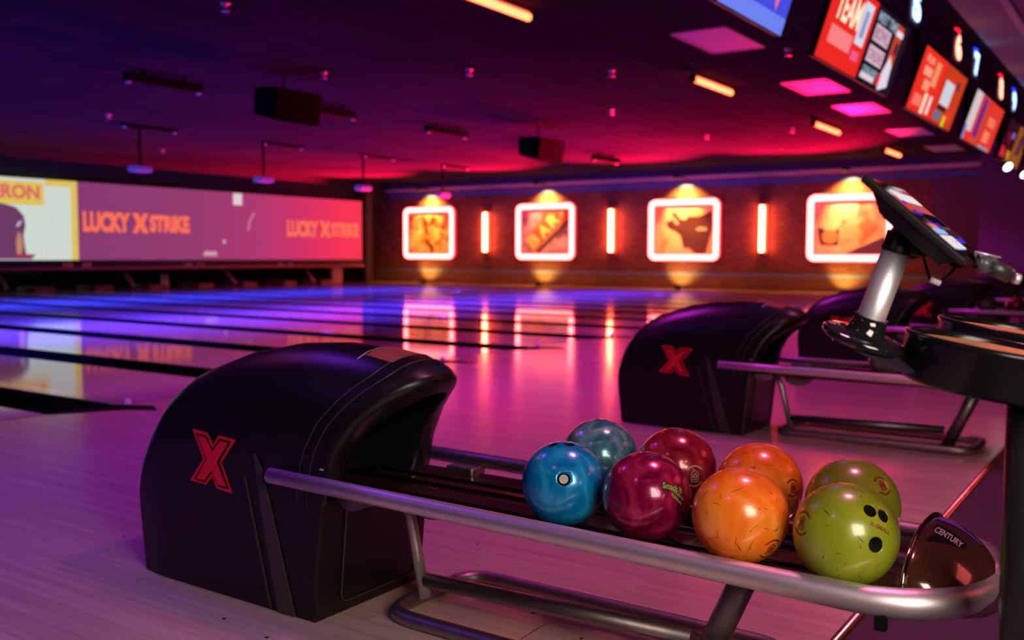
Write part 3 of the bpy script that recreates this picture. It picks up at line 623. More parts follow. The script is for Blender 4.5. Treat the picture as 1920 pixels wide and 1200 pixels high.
# ------------------------------------------------------------------ ball return unit
CX = 2.03
def yb(h): return 2.655 + .04 * math.sin(min(1, h / .5) * PI / 2) - .02 * (h > .5) * (h - .5)
def yf(h):
    K = [(0, 1.885), (.36, 1.85), (.46, 1.83), (.55, 1.78), (.62, 1.71), (.68, 1.63), (.72, 1.60)]
    for (a, ya), (b, yb_) in zip(K, K[1:]):
        if h <= b: return ya + (yb_ - ya) * (h - a) / (b - a)
    return K[-1][1]
def top(t):     # crown height, t=0 back, 1 front
    K = [(0, .40), (.012, .44), (.04, .50), (.10, .572), (.2, .645), (.35, .704), (.5, .735), (.65, .745), (.8, .738), (.9, .722), (.96, .703), (1, .684)]
    for (a, ha), (b, hb) in zip(K, K[1:]):
        if t <= b: s = (t - a) / (b - a); return ha + (hb - ha) * s
    return K[-1][1]
NA = 28; NL = 6
def section(t, grow=0.):
    hw = .222 * (1 - .06 * (1 - min(1, t * 8)) ) + grow; h = top(t) + grow; spring = min(h - .16, .38) if t > .1 else h * .55
    pts = []
    for k in range(NL): pts.append((-hw, spring * k / NL))
    for k in range(NA + 1):
        a = PI - PI * k / NA; n = 2.35
        cx, sz = math.cos(a), math.sin(a)
        pts.append((hw * math.copysign(abs(cx) ** (2 / n), cx), spring + (h - spring) * abs(sz) ** (2 / n)))
    for k in range(NL): pts.append((hw, spring * (NL - 1 - k) / NL))
    return pts
def sec3(t, grow=0.):
    out = []
    for (x, z) in section(t, grow):
        Y = yb(z) + (yf(z) - yb(z)) * t
        fl = 1 + .035 * max(0, (z - .45) / .25) * max(0, (t - .8) / .2)
        out.append(Vector((CX + x * fl, Y, z)))
    return out
ts = [0, .012, .03, .06, .1, .15, .2, .28, .35, .43, .5, .58, .65, .72, .8, .86, .9, .93, .96, .98, 1]
unit = thing('ball_return', 'near black bowling ball return with red X hood and long steel rails', 'ball return', (CX, 1.4, 0), 'ball returns along the approach')
m = MB(); rings = [[m.bm.verts.new(p) for p in sec3(t)] for t in ts]
n = len(rings[0])
for A, B in zip(rings, rings[1:]):
    for k in range(n - 1):
        f = m.bm.faces.new((A[k], A[k + 1], B[k + 1], B[k])); f.smooth = True
bk = m.bm.faces.new(rings[0][::-1])
FR = rings[-1]; fr = [v.co.copy() for v in FR]
k0 = max(k for k in range(NL) if fr[k].z <= .33) + 1; k0 = NL - 1; k1 = n - 1 - k0
# rim: three loops rolling into the opening
def inner_loop(ins, back, zmin=.385):
    out = []
    for k in range(k0, k1 + 1):
        p = fr[k]; dx = p.x - CX; z = p.z
        f = ins
        x = CX + dx * (1 - f / .222 * .98); zz = .33 + (z - .33) * (1 - f * .72 / .36)
        zz = max(zz, .338)
        Y = yf(z) + back
        out.append(Vector((x, Y, zz)))
    return out
loops = [[FR[k] for k in range(k0, k1 + 1)]]
for ins, back in ((.008, -.008), (.03, -.012), (.062, -.008), (.082, .004), (.088, .03), (.09, .40)):
    loops.append([m.bm.verts.new(p) for p in inner_loop(ins, back)])
for li, (A, B) in enumerate(zip(loops, loops[1:])):
    for k in range(len(A) - 1):
        f = m.bm.faces.new((A[k], A[k + 1], B[k + 1], B[k])); f.smooth = True
        if li >= 4: f.material_index = 1
f = m.bm.faces.new(loops[-1]); f.material_index = 1
# lower front panel
for k in range(k0):
    f = m.bm.faces.new((FR[k], FR[k + 1], FR[n - 2 - k], FR[n - 1 - k]))
q = [L[0] for L in loops] ; q2 = [L[-1] for L in loops]
try:
    f = m.bm.faces.new([L[0] for L in loops[:6]] + [L[-1] for L in loops[:6]][::-1])
    f = m.bm.faces.new([loops[5][0], loops[6][0], loops[6][-1], loops[5][-1]]); f.material_index = 1
except Exception as e: print('panel', e)
hood = child(m, 'hood', [PLASTIC, DARK], unit)
# side emblem
XS = CX - .224
def em(pts, ox, off): return [Vector((XS - off, *(onX(340 + a / 8, 790 + b / 8, XS)[1:]))) for a, b in pts]
m = MB(); m.prism(em(XP, 0, .0005), (-.0012, 0, 0), 0); m.prism(em(XM, 0, .0018), (-.0008, 0, 0), 1); m.prism(em(XI, 0, .0028), (-.0010, 0, 0), 0)
child(m, 'x_emblem', [REDPAINT, DARK], hood)
# side ribs and crease
m = MB()
def sp(x, y): p = onX(x, y, XS); return Vector((XS, p.y, max(p.z, .004)))
a = [sp(458, 895), sp(461, 893), sp(511, 1158), sp(508, 1161)]
m.prism(a, (-.004, 0, 0))
m.prism([sp(478, 850), sp(492, 878), sp(555, 1162), sp(524, 1162), sp(492, 960)], (-.006, 0, 0), 1)
child(m, 'side_rib', [RIBP, RIBP], hood)
m = MB()
for tt in (.885, .93):
    pts = [Vector((p.x, p.y, p.z)) for p in sec3(tt, .0005)][NL - 1:-NL + 1]
    m.tube(pts, .0022, 6)
child(m, 'rim_ridge', RIBP, hood)
m = MB()
pts = [Vector((CX + a, yf(b) - .004, b)) for a, b in [(-.13, .03), (.19, .03), (.19, .33), (-.13, .33)]]
m.tube(rnd_path(pts, .03, 4), .003, 6, closed=True); child(m, 'front_access_panel', RIBP, hood)
# warning label on the crown
m = MB()
def crown(u, t):
    s = sec3(t, .0016); j = (len(s) - 1) * u; i0 = int(j); fr_ = j - i0
    return s[i0].lerp(s[i0 + 1], fr_)
mid = .5
def lab_quad(u0, u1, t0, t1, mi):
    for q in range(6):
        a, b = u0 + (u1 - u0) * q / 6, u0 + (u1 - u0) * (q + 1) / 6
        m.face([crown(a, t0), crown(b, t0), crown(b, t1), crown(a, t1)], mi)
lab_quad(.41, .64, .785, .790, 0)
for q in range(11): lab_quad(.43, .64, .797 + q * .0088, .8025 + q * .0088, 1)
child(m, 'warning_label', [mat('label_white', (.6, .55, .55), .5), mat('label_red_glow', (.60, .16, .14), .25)], hood, norm=False)  # red lines carry the ceiling tubes' glow in their colour
m = MB(); put_text(m, 'JBM', onX(603, 881, XS - .0015), (0, -1, 0), (0, 0, 1), w=.016, h=.006, bold=.02); child(m, 'small_tag', MATTWHITE, hood)
# rails
RZ = .385; NX, FX = 1.785, 2.29
def railpath():
    side = [(NX, 2.03, RZ + .007), (NX, 1.6, RZ + .003), (NX, 1.0, RZ - .004), (NX + .002, .60, RZ - .01)]
    c = []
    cx = (NX + FX) / 2; hw = (FX - NX) / 2
    for k in range(1, 14):
        a = PI * k / 14; c.append((cx - hw * math.copysign(abs(math.cos(a)) ** .8, math.cos(a)), .50 - .238 * math.sin(a) ** .8, RZ - .012))
    far = [(FX - .002, .60, RZ - .01), (FX, 1.0, RZ - .004), (FX, 1.6, RZ + .003), (FX, 2.03, RZ + .007)]
    return side, c, far
side, c, far = railpath()
full = side + c
m = MB(); m.tube(side + c[:7], [.0215, .022, .0235, .0255] + [.0275, .0285, .0285, .028, .026, .022, .017], 20); r1 = child(m, 'near_rail', STEEL, unit)
m = MB(); m.tube(c[6:] + far, [.017, .022, .026, .028, .028, .027, .026] + [.0245, .0235, .022, .0215], 20); child(m, 'far_rail', STEEL2, unit)
# track tray
def zt(y): return .353
m = MB()
prof = [(-.205, .010), (-.195, .002), (-.145, -.002), (-.10, -.005), (-.055, -.002), (-.006, .006), (.006, .006), (.055, -.002), (.10, -.005), (.145, -.002), (.205, .002), (.215, .010)]
ysl = [1.98, 1.6, 1.2, .8, .40]; rr = []
for Y in ysl: rr.append([m.bm.verts.new((CX + a, Y, zt(Y) + b)) for a, b in prof] + [m.bm.verts.new((CX + a, Y, zt(Y) - .014)) for a in (.16, -.16)])
for A, B in zip(rr, rr[1:]):
    for k in range(len(A)): m.bm.faces.new((A[k], A[(k + 1) % len(A)], B[(k + 1) % len(A)], B[k]))
m.bm.faces.new(rr[0][::-1]); m.bm.faces.new(rr[-1]); child(m, 'ball_track', TRACK, unit)
m = MB()
for a in (-.062, -.138, .062, .138): child(MB().tube([(CX + a, 1.97, zt(1.97) + .000), (CX + a, .50, zt(.5) + .000)], .005, 8), 'track_runner', PLASTIC2, unit)
# lift housing below
m = MB(); cc = Vector((1.86, 1.80, .36)); pts = [cc + Vector((0, .055 * math.cos(a), -.05 * math.sin(a))) for a in [PI * k / 14 for k in range(15)]]; m.prism(pts, (.06, 0, 0)); child(m, 'half_round_cover', STEEL2, unit)
m = MB(); cc = Vector((2.02, 1.66, .335)); seg = 26
pts = []
for k in range(seg + 1): a = PI * k / seg; r = .075 * (1 + .03 * (k % 2)); pts.append(cc + Vector((0, r * 1.05 * math.cos(a), -.8 * r * math.sin(a))))
m.prism(pts, (.05, 0, 0)); child(m, 'ribbed_belt_wheel', mat('grey_rubber', (.14, .11, .12), .6), unit)
m = MB(); m.box((FX - .07, 1.66, .35), (FX + .0, 1.76, .378), bev=.008); child(m, 'rail_bracket', STEEL2, unit)
child(MB().box((FX - .05, .9, .335), (FX, .98, .365), bev=.008), 'rail_bracket', STEEL2, unit)
# base loop, inner bar, strut, post
m = MB(); m.tube(rnd_path([(1.93, 1.74, .024), (2.32, 1.74, .024), (2.32, .74, .024), (1.93, .74, .024)], .10, 7), .021, 14, closed=True); child(m, 'base_loop', STEEL2, unit)
m = MB(); m.tube([(2.06, 1.70, .085), (2.075, .90, .10)], .021, 14); child(m, 'centre_bar', STEEL2, unit)
m = MB(); m.tube([(2.06, 1.80, .345), (2.06, 1.76, .262), (2.055, 1.70, .035)], .0165, 14); child(m, 'rear_strut', STEEL, unit)
m = MB(); m.tube([(2.04, .745, .325), (2.05, .80, .20), (2.06, .885, .01)], .031, 16); m.box((1.99, .69, .295), (2.10, .80, .338), bev=.01); m.tube([(2.075, .745, .30), (2.10, .80, .2), (2.11, .89, .02)], .016, 10); child(m, 'front_post', STEEL2, unit)
m = MB(); m.box((1.95, .82, 0), (2.16, 1.0, .016), bev=.006); child(m, 'foot_plate', STEEL2, unit)
child(MB().box((1.775, .40, .325), (1.795, .42, .355)), 'stop_peg', DARK, unit)
# nose cap
m = MB(); ns = 12; na = 20; rr = []
for i in range(ns + 1):
    s = i / ns; Y = .388 - .142 * s; f = math.sqrt(max(0, 1 - (max(s, 0) * .985) ** 2.4)); hw = .190 * f + .01; hh = (.085) * (1 - s ** 2.0) + .014; zb = RZ - .01 - .016 * s
    rr.append([m.bm.verts.new((CX + hw * math.cos(PI - PI * k / na), Y, zb + hh * math.sin(PI * k / na) ** .8)) for k in range(na + 1)] + [m.bm.verts.new((CX + hw * .8, Y, zb - .03)), m.bm.verts.new((CX - hw * .8, Y, zb - .03))])
for A, B in zip(rr, rr[1:]):
    for k in range(len(A)): f = m.bm.faces.new((A[k], A[(k + 1) % len(A)], B[(k + 1) % len(A)], B[k])); f.smooth = True
m.bm.faces.new(rr[0][::-1]); m.bm.faces.new(rr[-1])
nose = child(m, 'nose_cap', mat('nose_black_orange_sheen', (.07, .024, .010), .16, coat=1., metal=.3), unit)  # black gloss cap, its orange reflections put into the base colour
def onnose(u, s, lift=.002):
    Y = .388 - .142 * s; f = math.sqrt(max(0, 1 - (max(s, 0) * .985) ** 2.4)); hw = .190 * f + .01 + lift; hh = .085 * (1 - abs(s) ** 2.0) + .014 + lift; zb = RZ - .01 - .016 * s
    return Vector((CX + hw * math.cos(PI - PI * u), Y, zb + hh * math.sin(PI * u) ** .8))
m = MB()
def npoly(pts, mi, lift=.002):
    m.face([onnose(u, s, lift) for u, s in pts], mi)
for q in range(8):
    u0 = .34; u1 = .50; s0 = .16 + q * .05
    m.face([onnose(u0 + .012 * q, s0), onnose(u1, s0), onnose(u1, s0 + .05), onnose(u0 + .012 * (q + 1), s0 + .05)], 0)
def nmap(p): return onnose(p.x, p.y, .0035)
put_text(m, 'CENTURY', (.44, .36, 0), Vector((0, 1, 0)), Vector((1, 0, 0)), w=.34, h=.055, bold=.03, mi=1, mapf=nmap)
child(m, 'badge', [DARK, ALU], nose, norm=False)
m = MB()
for q in range(8): m.face([onnose(.55 + .01 * q, .10 + .07 * q), onnose(.60 + .006 * q, .10 + .07 * q), onnose(.60 + .006 * (q + 1), .17 + .07 * q), onnose(.55 + .01 * (q + 1), .17 + .07 * q)], 0)
child(m, 'violet_stripe', mat('violet_print', (.10, .03, .45), .3), nose, norm=False)
m = MB(); m.tube([onnose(u / 20, .02, .003) for u in range(0, 21)], .004, 8); child(m, 'chrome_band', mat('dark_chrome', (.4, .3, .25), .12, metal=1.), nose)

labs = ['black ball return with red X hood, second nearest, beyond the coloured balls', 'dark ball return behind the aluminium tablet post, third from the front', 'dark ball return just right of the aluminium tablet post', 'ball return in the dark right background, half hidden', 'farthest ball return, barely visible at the right edge']
for k in range(5):
    d = dup(unit, (3.30 + 3.36 * k, .05, 0)); d['label'] = labs[k]

# ------------------------------------------------------------------ bowling balls
BR = .0995
def sphere_bm(r, u=56, v=36):
    b = bmesh.new(); bmesh.ops.create_uvsphere(b, u_segments=u, v_segments=v, radius=r)
    for f in b.faces: f.smooth = True
    return b
def ball(center, matl, label, holes=(), scr=0, inkm=None, texts=(), logos=(), group='bowling balls on the near rack', r=BR, seed=1):
    """holes/texts given as unit directions from the ball centre"""
    center = Vector(center)
    b = sphere_bm(r); me = bpy.data.meshes.new('bowling_ball'); b.to_mesh(me); b.free()
    inkm = inkm or INK
    me.materials.append(matl); me.materials.append(HOLE); me.materials.append(inkm)
    o = bpy.data.objects.new('bowling_ball', me); C.objects.link(o); o.location = center
    if holes:
        cb = MB()
        for dr, hr in holes:
            dr = Vector(dr).normalized(); cb.lathe([(.0001, r * .72), (hr, r * .72), (hr, r - .0022), (hr * 1.22, r + .0010), (hr * 1.22, r * 1.1), (.0001, r * 1.1)], (0, 0, 0), axis=dr, seg=28)
        co = cb.build('cutter', [matl, HOLE]); co.location = center
        for p in co.data.polygons:
            rad = max(co.data.vertices[i].co.length for i in p.vertices)
            p.material_index = 1 if rad < r - .001 else 0
            p.use_smooth = True
        md = o.modifiers.new('b', 'BOOLEAN'); md.operation = 'DIFFERENCE'; md.solver = 'EXACT'; md.object = co
        dg = bpy.context.evaluated_depsgraph_get(); dg.update()
        nm = bpy.data.meshes.new_from_object(o.evaluated_get(dg)); o.modifiers.clear(); o.data = nm
        bpy.data.objects.remove(co)
    rng = random.Random(seed)
    bm = bmesh.new(); bm.from_mesh(o.data)
    mb = MB.__new__(MB); mb.bm = bm
    for q in range(scr):
        d = Vector((rng.gauss(0, 1), rng.gauss(0, 1), rng.gauss(0, 1))).normalized(); tdir = d.cross(Vector((rng.gauss(0, 1), rng.gauss(0, 1), rng.gauss(0, 1)))).normalized(); s = d.cross(tdir)
        if any(d.angle(Vector(h[0])) < .25 for h in holes): continue
        Ln = rng.uniform(.06, .34) * rng.uniform(.5, 1); wd = rng.uniform(.002, .006)
        K = 5
        A = [(d + tdir * (Ln * (i / K - .5)) + s * (wd * math.sin(PI * i / K) + .0022)).normalized() * (r + .0005) for i in range(K + 1)]
        B = [(d + tdir * (Ln * (i / K - .5)) - s * (wd * math.sin(PI * i / K) * .4 + .0022)).normalized() * (r + .0005) for i in range(K + 1)]
        for i in range(K): mb.face([A[i], A[i + 1], B[i + 1], B[i]], 2)
    bm.to_mesh(o.data); bm.free()
    for (s, dr, upv, w, h, mm, nmx) in texts:
        dr = Vector(dr).normalized(); upv = (Vector(upv) - dr * Vector(upv).dot(dr)).normalized(); rx = upv.cross(dr)
        t = MB(); put_text(t, s, dr * r, rx, upv, w=w, h=h, bold=.012, mapf=lambda p: p.normalized() * (r + .0008))
        q = t.build(nmx, mm, o, norm=False)
    for (dr, upv, s, mm) in logos:
        dr = Vector(dr).normalized(); upv = (Vector(upv) - dr * Vector(upv).dot(dr)).normalized(); rx = upv.cross(dr)
        t = MB()
        def pm(x, y): return (dr * r + rx * x * s + upv * y * s).normalized() * (r + .0006)
        def stroke(pts, w=.0011):
            P = [pm(*p) for p in pts]
            for i in range(len(P) - 1):
                tt = (P[i + 1] - P[i]).normalized(); nn = P[i].normalized().cross(tt) * w
                t.face([P[i] - nn, P[i + 1] - nn, P[i + 1] + nn, P[i] + nn])
        arc = lambda R, a0, a1, cy=0: [(R * math.cos(math.radians(a0 + (a1 - a0) * i / 14)), cy + R * math.sin(math.radians(a0 + (a1 - a0) * i / 14))) for i in range(15)]
        stroke(arc(1.0, 35, 145)); stroke(arc(.88, 40, 140, .06)); stroke(arc(1.0, 215, 325)); stroke(arc(.88, 220, 320, -.06))
        stroke([(-.35, -.5), (-.35, .3), (0, .55), (.35, .3), (.35, -.5), (-.35, -.5)]); stroke([(-.18, -.3), (-.18, .15), (0, .3), (.18, .15), (.18, -.3), (-.18, -.3)]); stroke(arc(.12, 0, 360))
        t.build('engraved_logo', mm, o, norm=False)
    tag(o, label, 'bowling ball', group)
    return o
def hit(cen, x, y, r=BR):
    d = ray(x, y).normalized(); oc = EYE - Vector(cen); b = d.dot(oc); c = oc.dot(oc) - r * r; disc = b * b - c
    if disc < 0: return (EYE + d * (-b) - Vector(cen)).normalized()
    return (EYE + d * (-b - math.sqrt(disc)) - Vector(cen)).normalized()
BLUE = pearl('blue_pearl', (.0, .14, .36), (.0, .22, .52), (.02, .36, .65), 7, .22, .2)
TEAL = pearl('teal_pearl', (.02, .13, .17), (.05, .22, .28), (.20, .38, .42), 8, .2, .25)
REDB = pearl('crimson_pearl', (.10, .0, .02), (.24, .0, .05), (.42, .02, .09), 8, .2, .3)
REDB2 = pearl('ruby_pearl', (.14, .0, .015), (.30, .01, .03), (.45, .04, .07), 6, .2, .25)
ORG = pearl('orange_pearl', (.85, .16, .008), (.95, .22, .012), (1.0, .34, .05), 5, .25, .05)
GRN = pearl('lime_green', (.17, .26, .008), (.26, .32, .012), (.36, .40, .03), 4, .28, .05, 1.)
CU = (0, 0, 1)
import json
def cfit(cx, ytop, half, z=None, X=None):
    # centre from horizontal centre pixel, top pixel and horizontal half width (pixels)
    D = F * BR / half; cy = ytop + half * .985
    d = ray(cx, cy); 
    return EYE + d * (D / F)
z_ball = .461
def bc(x, y, z=z_ball): return onZ(x, y, z)
BC = dict(green=bc(1585.5, 1002), orange=bc(1387.5, 966), red=bc(1212, 930), blue=bc(1057, 906),
          green2=bc(1598, 946), orange2=bc(1424, 910), red2=bc(1268, 877), blue2=bc(1124, 856))
for k_, (px_, py_) in dict(red2=(1268, 877), blue2=(1124, 856)).items(): BC[k_] = onX(px_, py_, 2.20)
print({k: tuple(round(q, 3) for q in v) for k, v in BC.items()})
g = BC['green']
ball(g, GRN, 'lime green bowling ball marked X-SMALL with three holes, front row right end', [(hit(g, 1632, 957), .0125), (hit(g, 1657, 967), .0125), (hit(g, 1643, 1022), .0145)], 60, INK,
     [('X-SMALL', hit(g, 1651, 990), hit(g, 1640, 900), .046, .0085, INKRED, 'lettering')], [(hit(g, 1503, 980), (0, 0, 1), .024, INKRED)], seed=3)
g = BC['green2']
ball(g, GRN, 'lime green bowling ball in the back row behind the X-SMALL ball', [(hit(g, 1560, 865), .011)] if False else [], 26, INK, [], [(hit(g, 1655, 910), (0, 0, 1), .02, INKRED)], seed=8)
g = BC['orange']
ball(g, ORG, 'bright orange scuffed bowling ball in the front row beside the green one', [], 95, INK, [], [(hit(g, 1445, 1030), (0, 0, 1), .024, INKRED)], seed=5)
g = BC['orange2']
ball(g, ORG, 'orange bowling ball in the back row, half hidden behind the front orange ball', [], 95, INK, [], [(hit(g, 1487, 915), (0, 0, 1), .02, INKRED)], seed=11)
g = BC['red']
ball(g, REDB, 'dark crimson bowling ball with green script, front row', [], 8, INK, [('Smack It', hit(g, 1262, 914), hit(g, 1250, 850) - hit(g, 1262, 914) + Vector((.0, .0, .4)), .052, .014, INKGREEN, 'green_script'), ('ELEVENTH', hit(g, 1272, 928), hit(g, 1290, 860), .036, .006, INKGREEN, 'small_lettering'), ('PLEASURE', hit(g, 1269, 936), hit(g, 1288, 860), .036, .006, INKGREEN, 'small_lettering')], [], seed=2)
g = BC['red2']
ball(g, REDB2, 'ruby red bowling ball in the back row between teal and orange', [], 6, INK, [], [(hit(g, 1303, 893), (0, 0, 1), .026, mat('faint_green_ink', (.45, .30, .15), .5))], seed=4)
g = BC['blue']
bb = ball(g, BLUE, 'vivid blue bowling ball with a thumb hole facing front, left end', [(hit(g, 1057, 898), .0155), (hit(g, 1036, 833), .0125), (hit(g, 1067, 832), .0125)], 10, INK, seed=6)
dv = hit(g, 1057, 898)
MB().lathe([(.0001, 0), (.0105, 0)], dv * (BR - .007), axis=dv, seg=20).build('hole_plug', mat('beige_plug', (.45, .42, .33), .6), bb)
g = BC['blue2']
ball(g, TEAL, 'greyish teal bowling ball in the back row behind the blue one', [], 8, INK, [('EBONY', hit(g, 1130, 806), hit(g, 1128, 794) + Vector((0, 0, .6)), .05, .008, mat('pale_green_ink', (.25, .5, .2), .5), 'lettering')], [], seed=9)
DKG = pearl('dark_green_pearl', (.03, .05, .02), (.05, .07, .03), (.12, .14, .08), 5, .2, .1)
for (x, y, mt, lab) in [(1667, 676, DKG, 'dark green bowling ball on the second rack under the tablet base'), (1850, 597, DKG, 'dark olive bowling ball far right beyond the round trays'), (1903, 601, REDB, 'dark red bowling ball at the right picture edge beyond the trays')]:
    p = bc(x, y)
    if x > 1800: p = onX(x, y, 11.96 if x < 1880 else 12.06); p.z = z_ball
    ball(p, mt, lab, [], 0, INK, group='bowling balls on the farther racks', seed=4)

# ------------------------------------------------------------------ scoring console (round trays on a black post)
ud = cdir(.15, .985, .14)
def frame(u):
    rx = (R3 @ Vector((1, 0, 0))); rx = (rx - u * rx.dot(u)).normalized(); fw = u.cross(rx)   # fw points away from the eye
    return rx, fw
rx, fw = frame(ud)
con = thing('scoring_console', 'black scoring console with round wood-topped trays on a black post, right edge', 'console', (1.66, .18, 0))
def drum(c, r, h, nm):
    m = MB(); m.lathe([(.0001, -h), (r * .93, -h), (r * .97, -h + .006), (r, -.008), (r + .002, -.002), (r, .0025), (r - .006, .0035), (r - .010, .0), (r - .011, -.008)], c, axis=ud, seg=72); d = child(m, nm, DRUMB, con)
    m = MB(); m.lathe([(.0001, -.0075), (r - .0105, -.0075)], c, axis=ud, seg=60); child(m, 'wood_inlay', WOODTOP, d)
c1 = atD(1862, 647, 1.50); drum(c1, .128, .072, 'tray_drum')
c2 = atD(1920, 621, 1.76); drum(c2, .145, .072, 'tray_drum')
pc = atD(1946, 760, 1.53)
m = MB(); m.tube([(pc.x, pc.y, .01), (pc.x, pc.y, c1.z - .03)], .045, 24); child(m, 'post', mat('black_powder_coat', (.012, .012, .013), .35), con)
m = MB(); m.lathe([(.16, 0), (.16, .008), (.12, .014), (.05, .02)], (pc.x, pc.y, 0), seg=40); child(m, 'post_base', PLASTIC2, con)
u2 = cdir(.25, .95, .289); rx2, fw2 = frame(u2)
DC = atD(1620, 631, 1.54)
m = MB(); pa = DC - u2 * .012
P1 = [pa - rx2 * .055 - fw2 * .02, pa - rx2 * .02 - fw2 * .055, atD(1702, 696, 1.45), atD(1760, 690, 1.6), pa + rx2 * .05 + fw2 * .06, pa - rx2 * .03 + fw2 * .06]
m.prism(P1, -u2 * .004); child(m, 'tablet_shelf', mat('dark_shelf_steel', (.05, .035, .06), .35, metal=.5), con)

tb = thing('tablet_stand', 'black touch tablet tilted on an aluminium post with a round base', 'tablet stand', DC)
m = MB(); m.lathe([(.0001, -.010), (.062, -.010), (.0655, -.006), (.0655, .0), (.062, .003), (.040, .006), (.0001, .006)], DC, axis=u2, seg=64); child(m, 'round_base', GLOSSBLK, tb)
m = MB(); m.lathe([(.036, .004), (.030, .010), (.0265, .022), (.0265, .034), (.0001, .034)], DC, axis=u2, seg=48); child(m, 'collar', GLOSSBLK, tb)
m = MB(); m.lathe([(.0215, .034), (.0215, .146), (.0001, .146)], DC, axis=u2, seg=48); child(m, 'aluminium_post', ALU, tb)
m = MB(); m.lathe([(.0232, .144), (.0232, .172), (.0001, .172)], DC, axis=u2, seg=40); child(m, 'post_cap', PLASTIC2, tb)
# tablet slab
Lc = Vector((.120, -.130, .060)); Wc = Vector((.175, .021, -.300))
A = EYE + R3 @ Vector((.521, .2155, -1.42))
Lv = R3 @ Lc; Wv = R3 @ Wc; ln = Lv.length; wn = Wv.length; lx = Lv.normalized(); wx = (Wv - lx * Wv.dot(lx)).normalized(); nz = lx.cross(wx)
if nz.z < 0: nz = -nz
cc = A + Lv * .5 + Wv * .5
tabM = MB(); tabM.obox(cc - nz * .006, lx, wx, nz, ln / 2, wn / 2, .006, bev=.003); tab = child(tabM, 'tablet', PLASTIC2, tb)
m = MB()
def TP(u, v, d): return A + Lv * u + Wv * v + nz * d
bot = [TP(.10, .04, -.012), TP(.97, .04, -.012), TP(.97, .96, -.012), TP(.10, .96, -.012)]
low = [TP(.28, .12, -.034), TP(.86, .12, -.034), TP(.86, .88, -.034), TP(.28, .88, -.034)]
a_ = [m.bm.verts.new(p) for p in bot]; b_ = [m.bm.verts.new(p) for p in low]
m.bm.faces.new(a_); m.bm.faces.new(b_[::-1])
for q in range(4): m.bm.faces.new((a_[q], a_[(q + 1) % 4], b_[(q + 1) % 4], b_[q]))
bmesh.ops.bevel(m.bm, geom=list(m.bm.edges), offset=.004, segments=2, affect='EDGES')
child(m, 'back_housing', PLASTIC2, tab)
m = MB(); m.obox(TP(.55, .5, -.038), lx, wx, nz, ln * .30, .05, .002, bev=.001); child(m, 'mount_plate', RIBP, tab)
m = MB(); m.face([TP(.05, .04, .0006), TP(.95, .04, .0006), TP(.95, .96, .0006), TP(.05, .96, .0006)]); sc = child(m, 'screen_glass', mat('screen_glass', (.01, .01, .014), .05, coat=1.), tab, norm=False)
m = MB(); mats = [E3((235, 225, 225)), E3((196, 80, 90)), E3((70, 50, 220)), E3((150, 190, 255)), E3((236, 120, 110)), E3((60, 30, 60)), E3((20, 12, 20))]
rng = random.Random(5)
reflection_tiles = [(.16, .20, .29, .9, 0), (.29, .18, .33, .3, 2), (.30, .34, .42, .9, 1), (.42, .2, .46, .4, 2), (.44, .4, .58, .9, 6), (.55, .3, .60, .6, 2), (.58, .15, .64, .4, 4), (.64, .1, .70, .5, 3), (.64, .55, .74, .9, 5), (.72, .08, .88, .55, 0), (.74, .6, .80, .9, 2), (.78, .3, .83, .5, 4), (.84, .15, .89, .5, 3)]
for (u0, v0, u1, v1, mi) in reflection_tiles: m.face([TP(u0, v0, .001), TP(u1, v0, .001), TP(u1, v1, .001), TP(u0, v1, .001)], mi)
child(m, 'screen_patches', mats, tab, norm=False)  # coloured reflections on the glass, made as glowing patches
jt = DC + u2 * .158
hinge = TP(.52, .5, -.04)
m = MB(); m.obox(jt + rx2 * .012, rx2, fw2, u2, .03, .019, .0125, bev=.004); j2 = atD(1702, 452, 1.54)
m.tube([j2 - fw2 * .024, j2 + fw2 * .024], .024, 24); m.tube([j2, hinge], .017, 14); m.tube([jt, j2], .016, 12); child(m, 'tilt_bracket', mat('black_bracket', (.014, .012, .014), .45), tb)
m = MB()
def cab(pts, dep): return [atD(x, y, dep) for x, y in pts]
def smooth(pts, n=6):
    out = []
    P = [pts[0]] + pts + [pts[-1]]
    for i in range(1, len(P) - 2):
        for k in range(n):
            t = k / n; p0, p1, p2, p3 = P[i - 1], P[i], P[i + 1], P[i + 2]
            out.append(.5 * ((2 * p1) + (p2 - p0) * t + (2 * p0 - 5 * p1 + 4 * p2 - p3) * t * t + (3 * p1 - p0 - 3 * p2 + p3) * t ** 3))
    out.append(P[-2]); return out
m.tube(smooth(cab([(1728, 466), (1734, 490), (1739, 508), (1745, 524), (1758, 528), (1772, 521), (1788, 505), (1799, 491)], 1.5)), .0022, 8)
m.tube(smooth(cab([(1722, 462), (1745, 478), (1775, 488), (1798, 492)], 1.52)), .0028, 8); child(m, 'cable', DARK, tb)
m = MB(); m.tube([atD(1743, 524, 1.5), atD(1762, 531, 1.5)], .0048, 10); child(m, 'cable_joint', mat('pale_cable_tag', (.55, .45, .55), .4), tb)
m = MB(); m.tube([atD(1793, 494, 1.5), atD(1808, 486, 1.49)], .009, 12); m.tube([atD(1800, 488, 1.49), TP(.92, .3, -.02)], .008, 10); child(m, 'cable_grommet', DARK, tb)
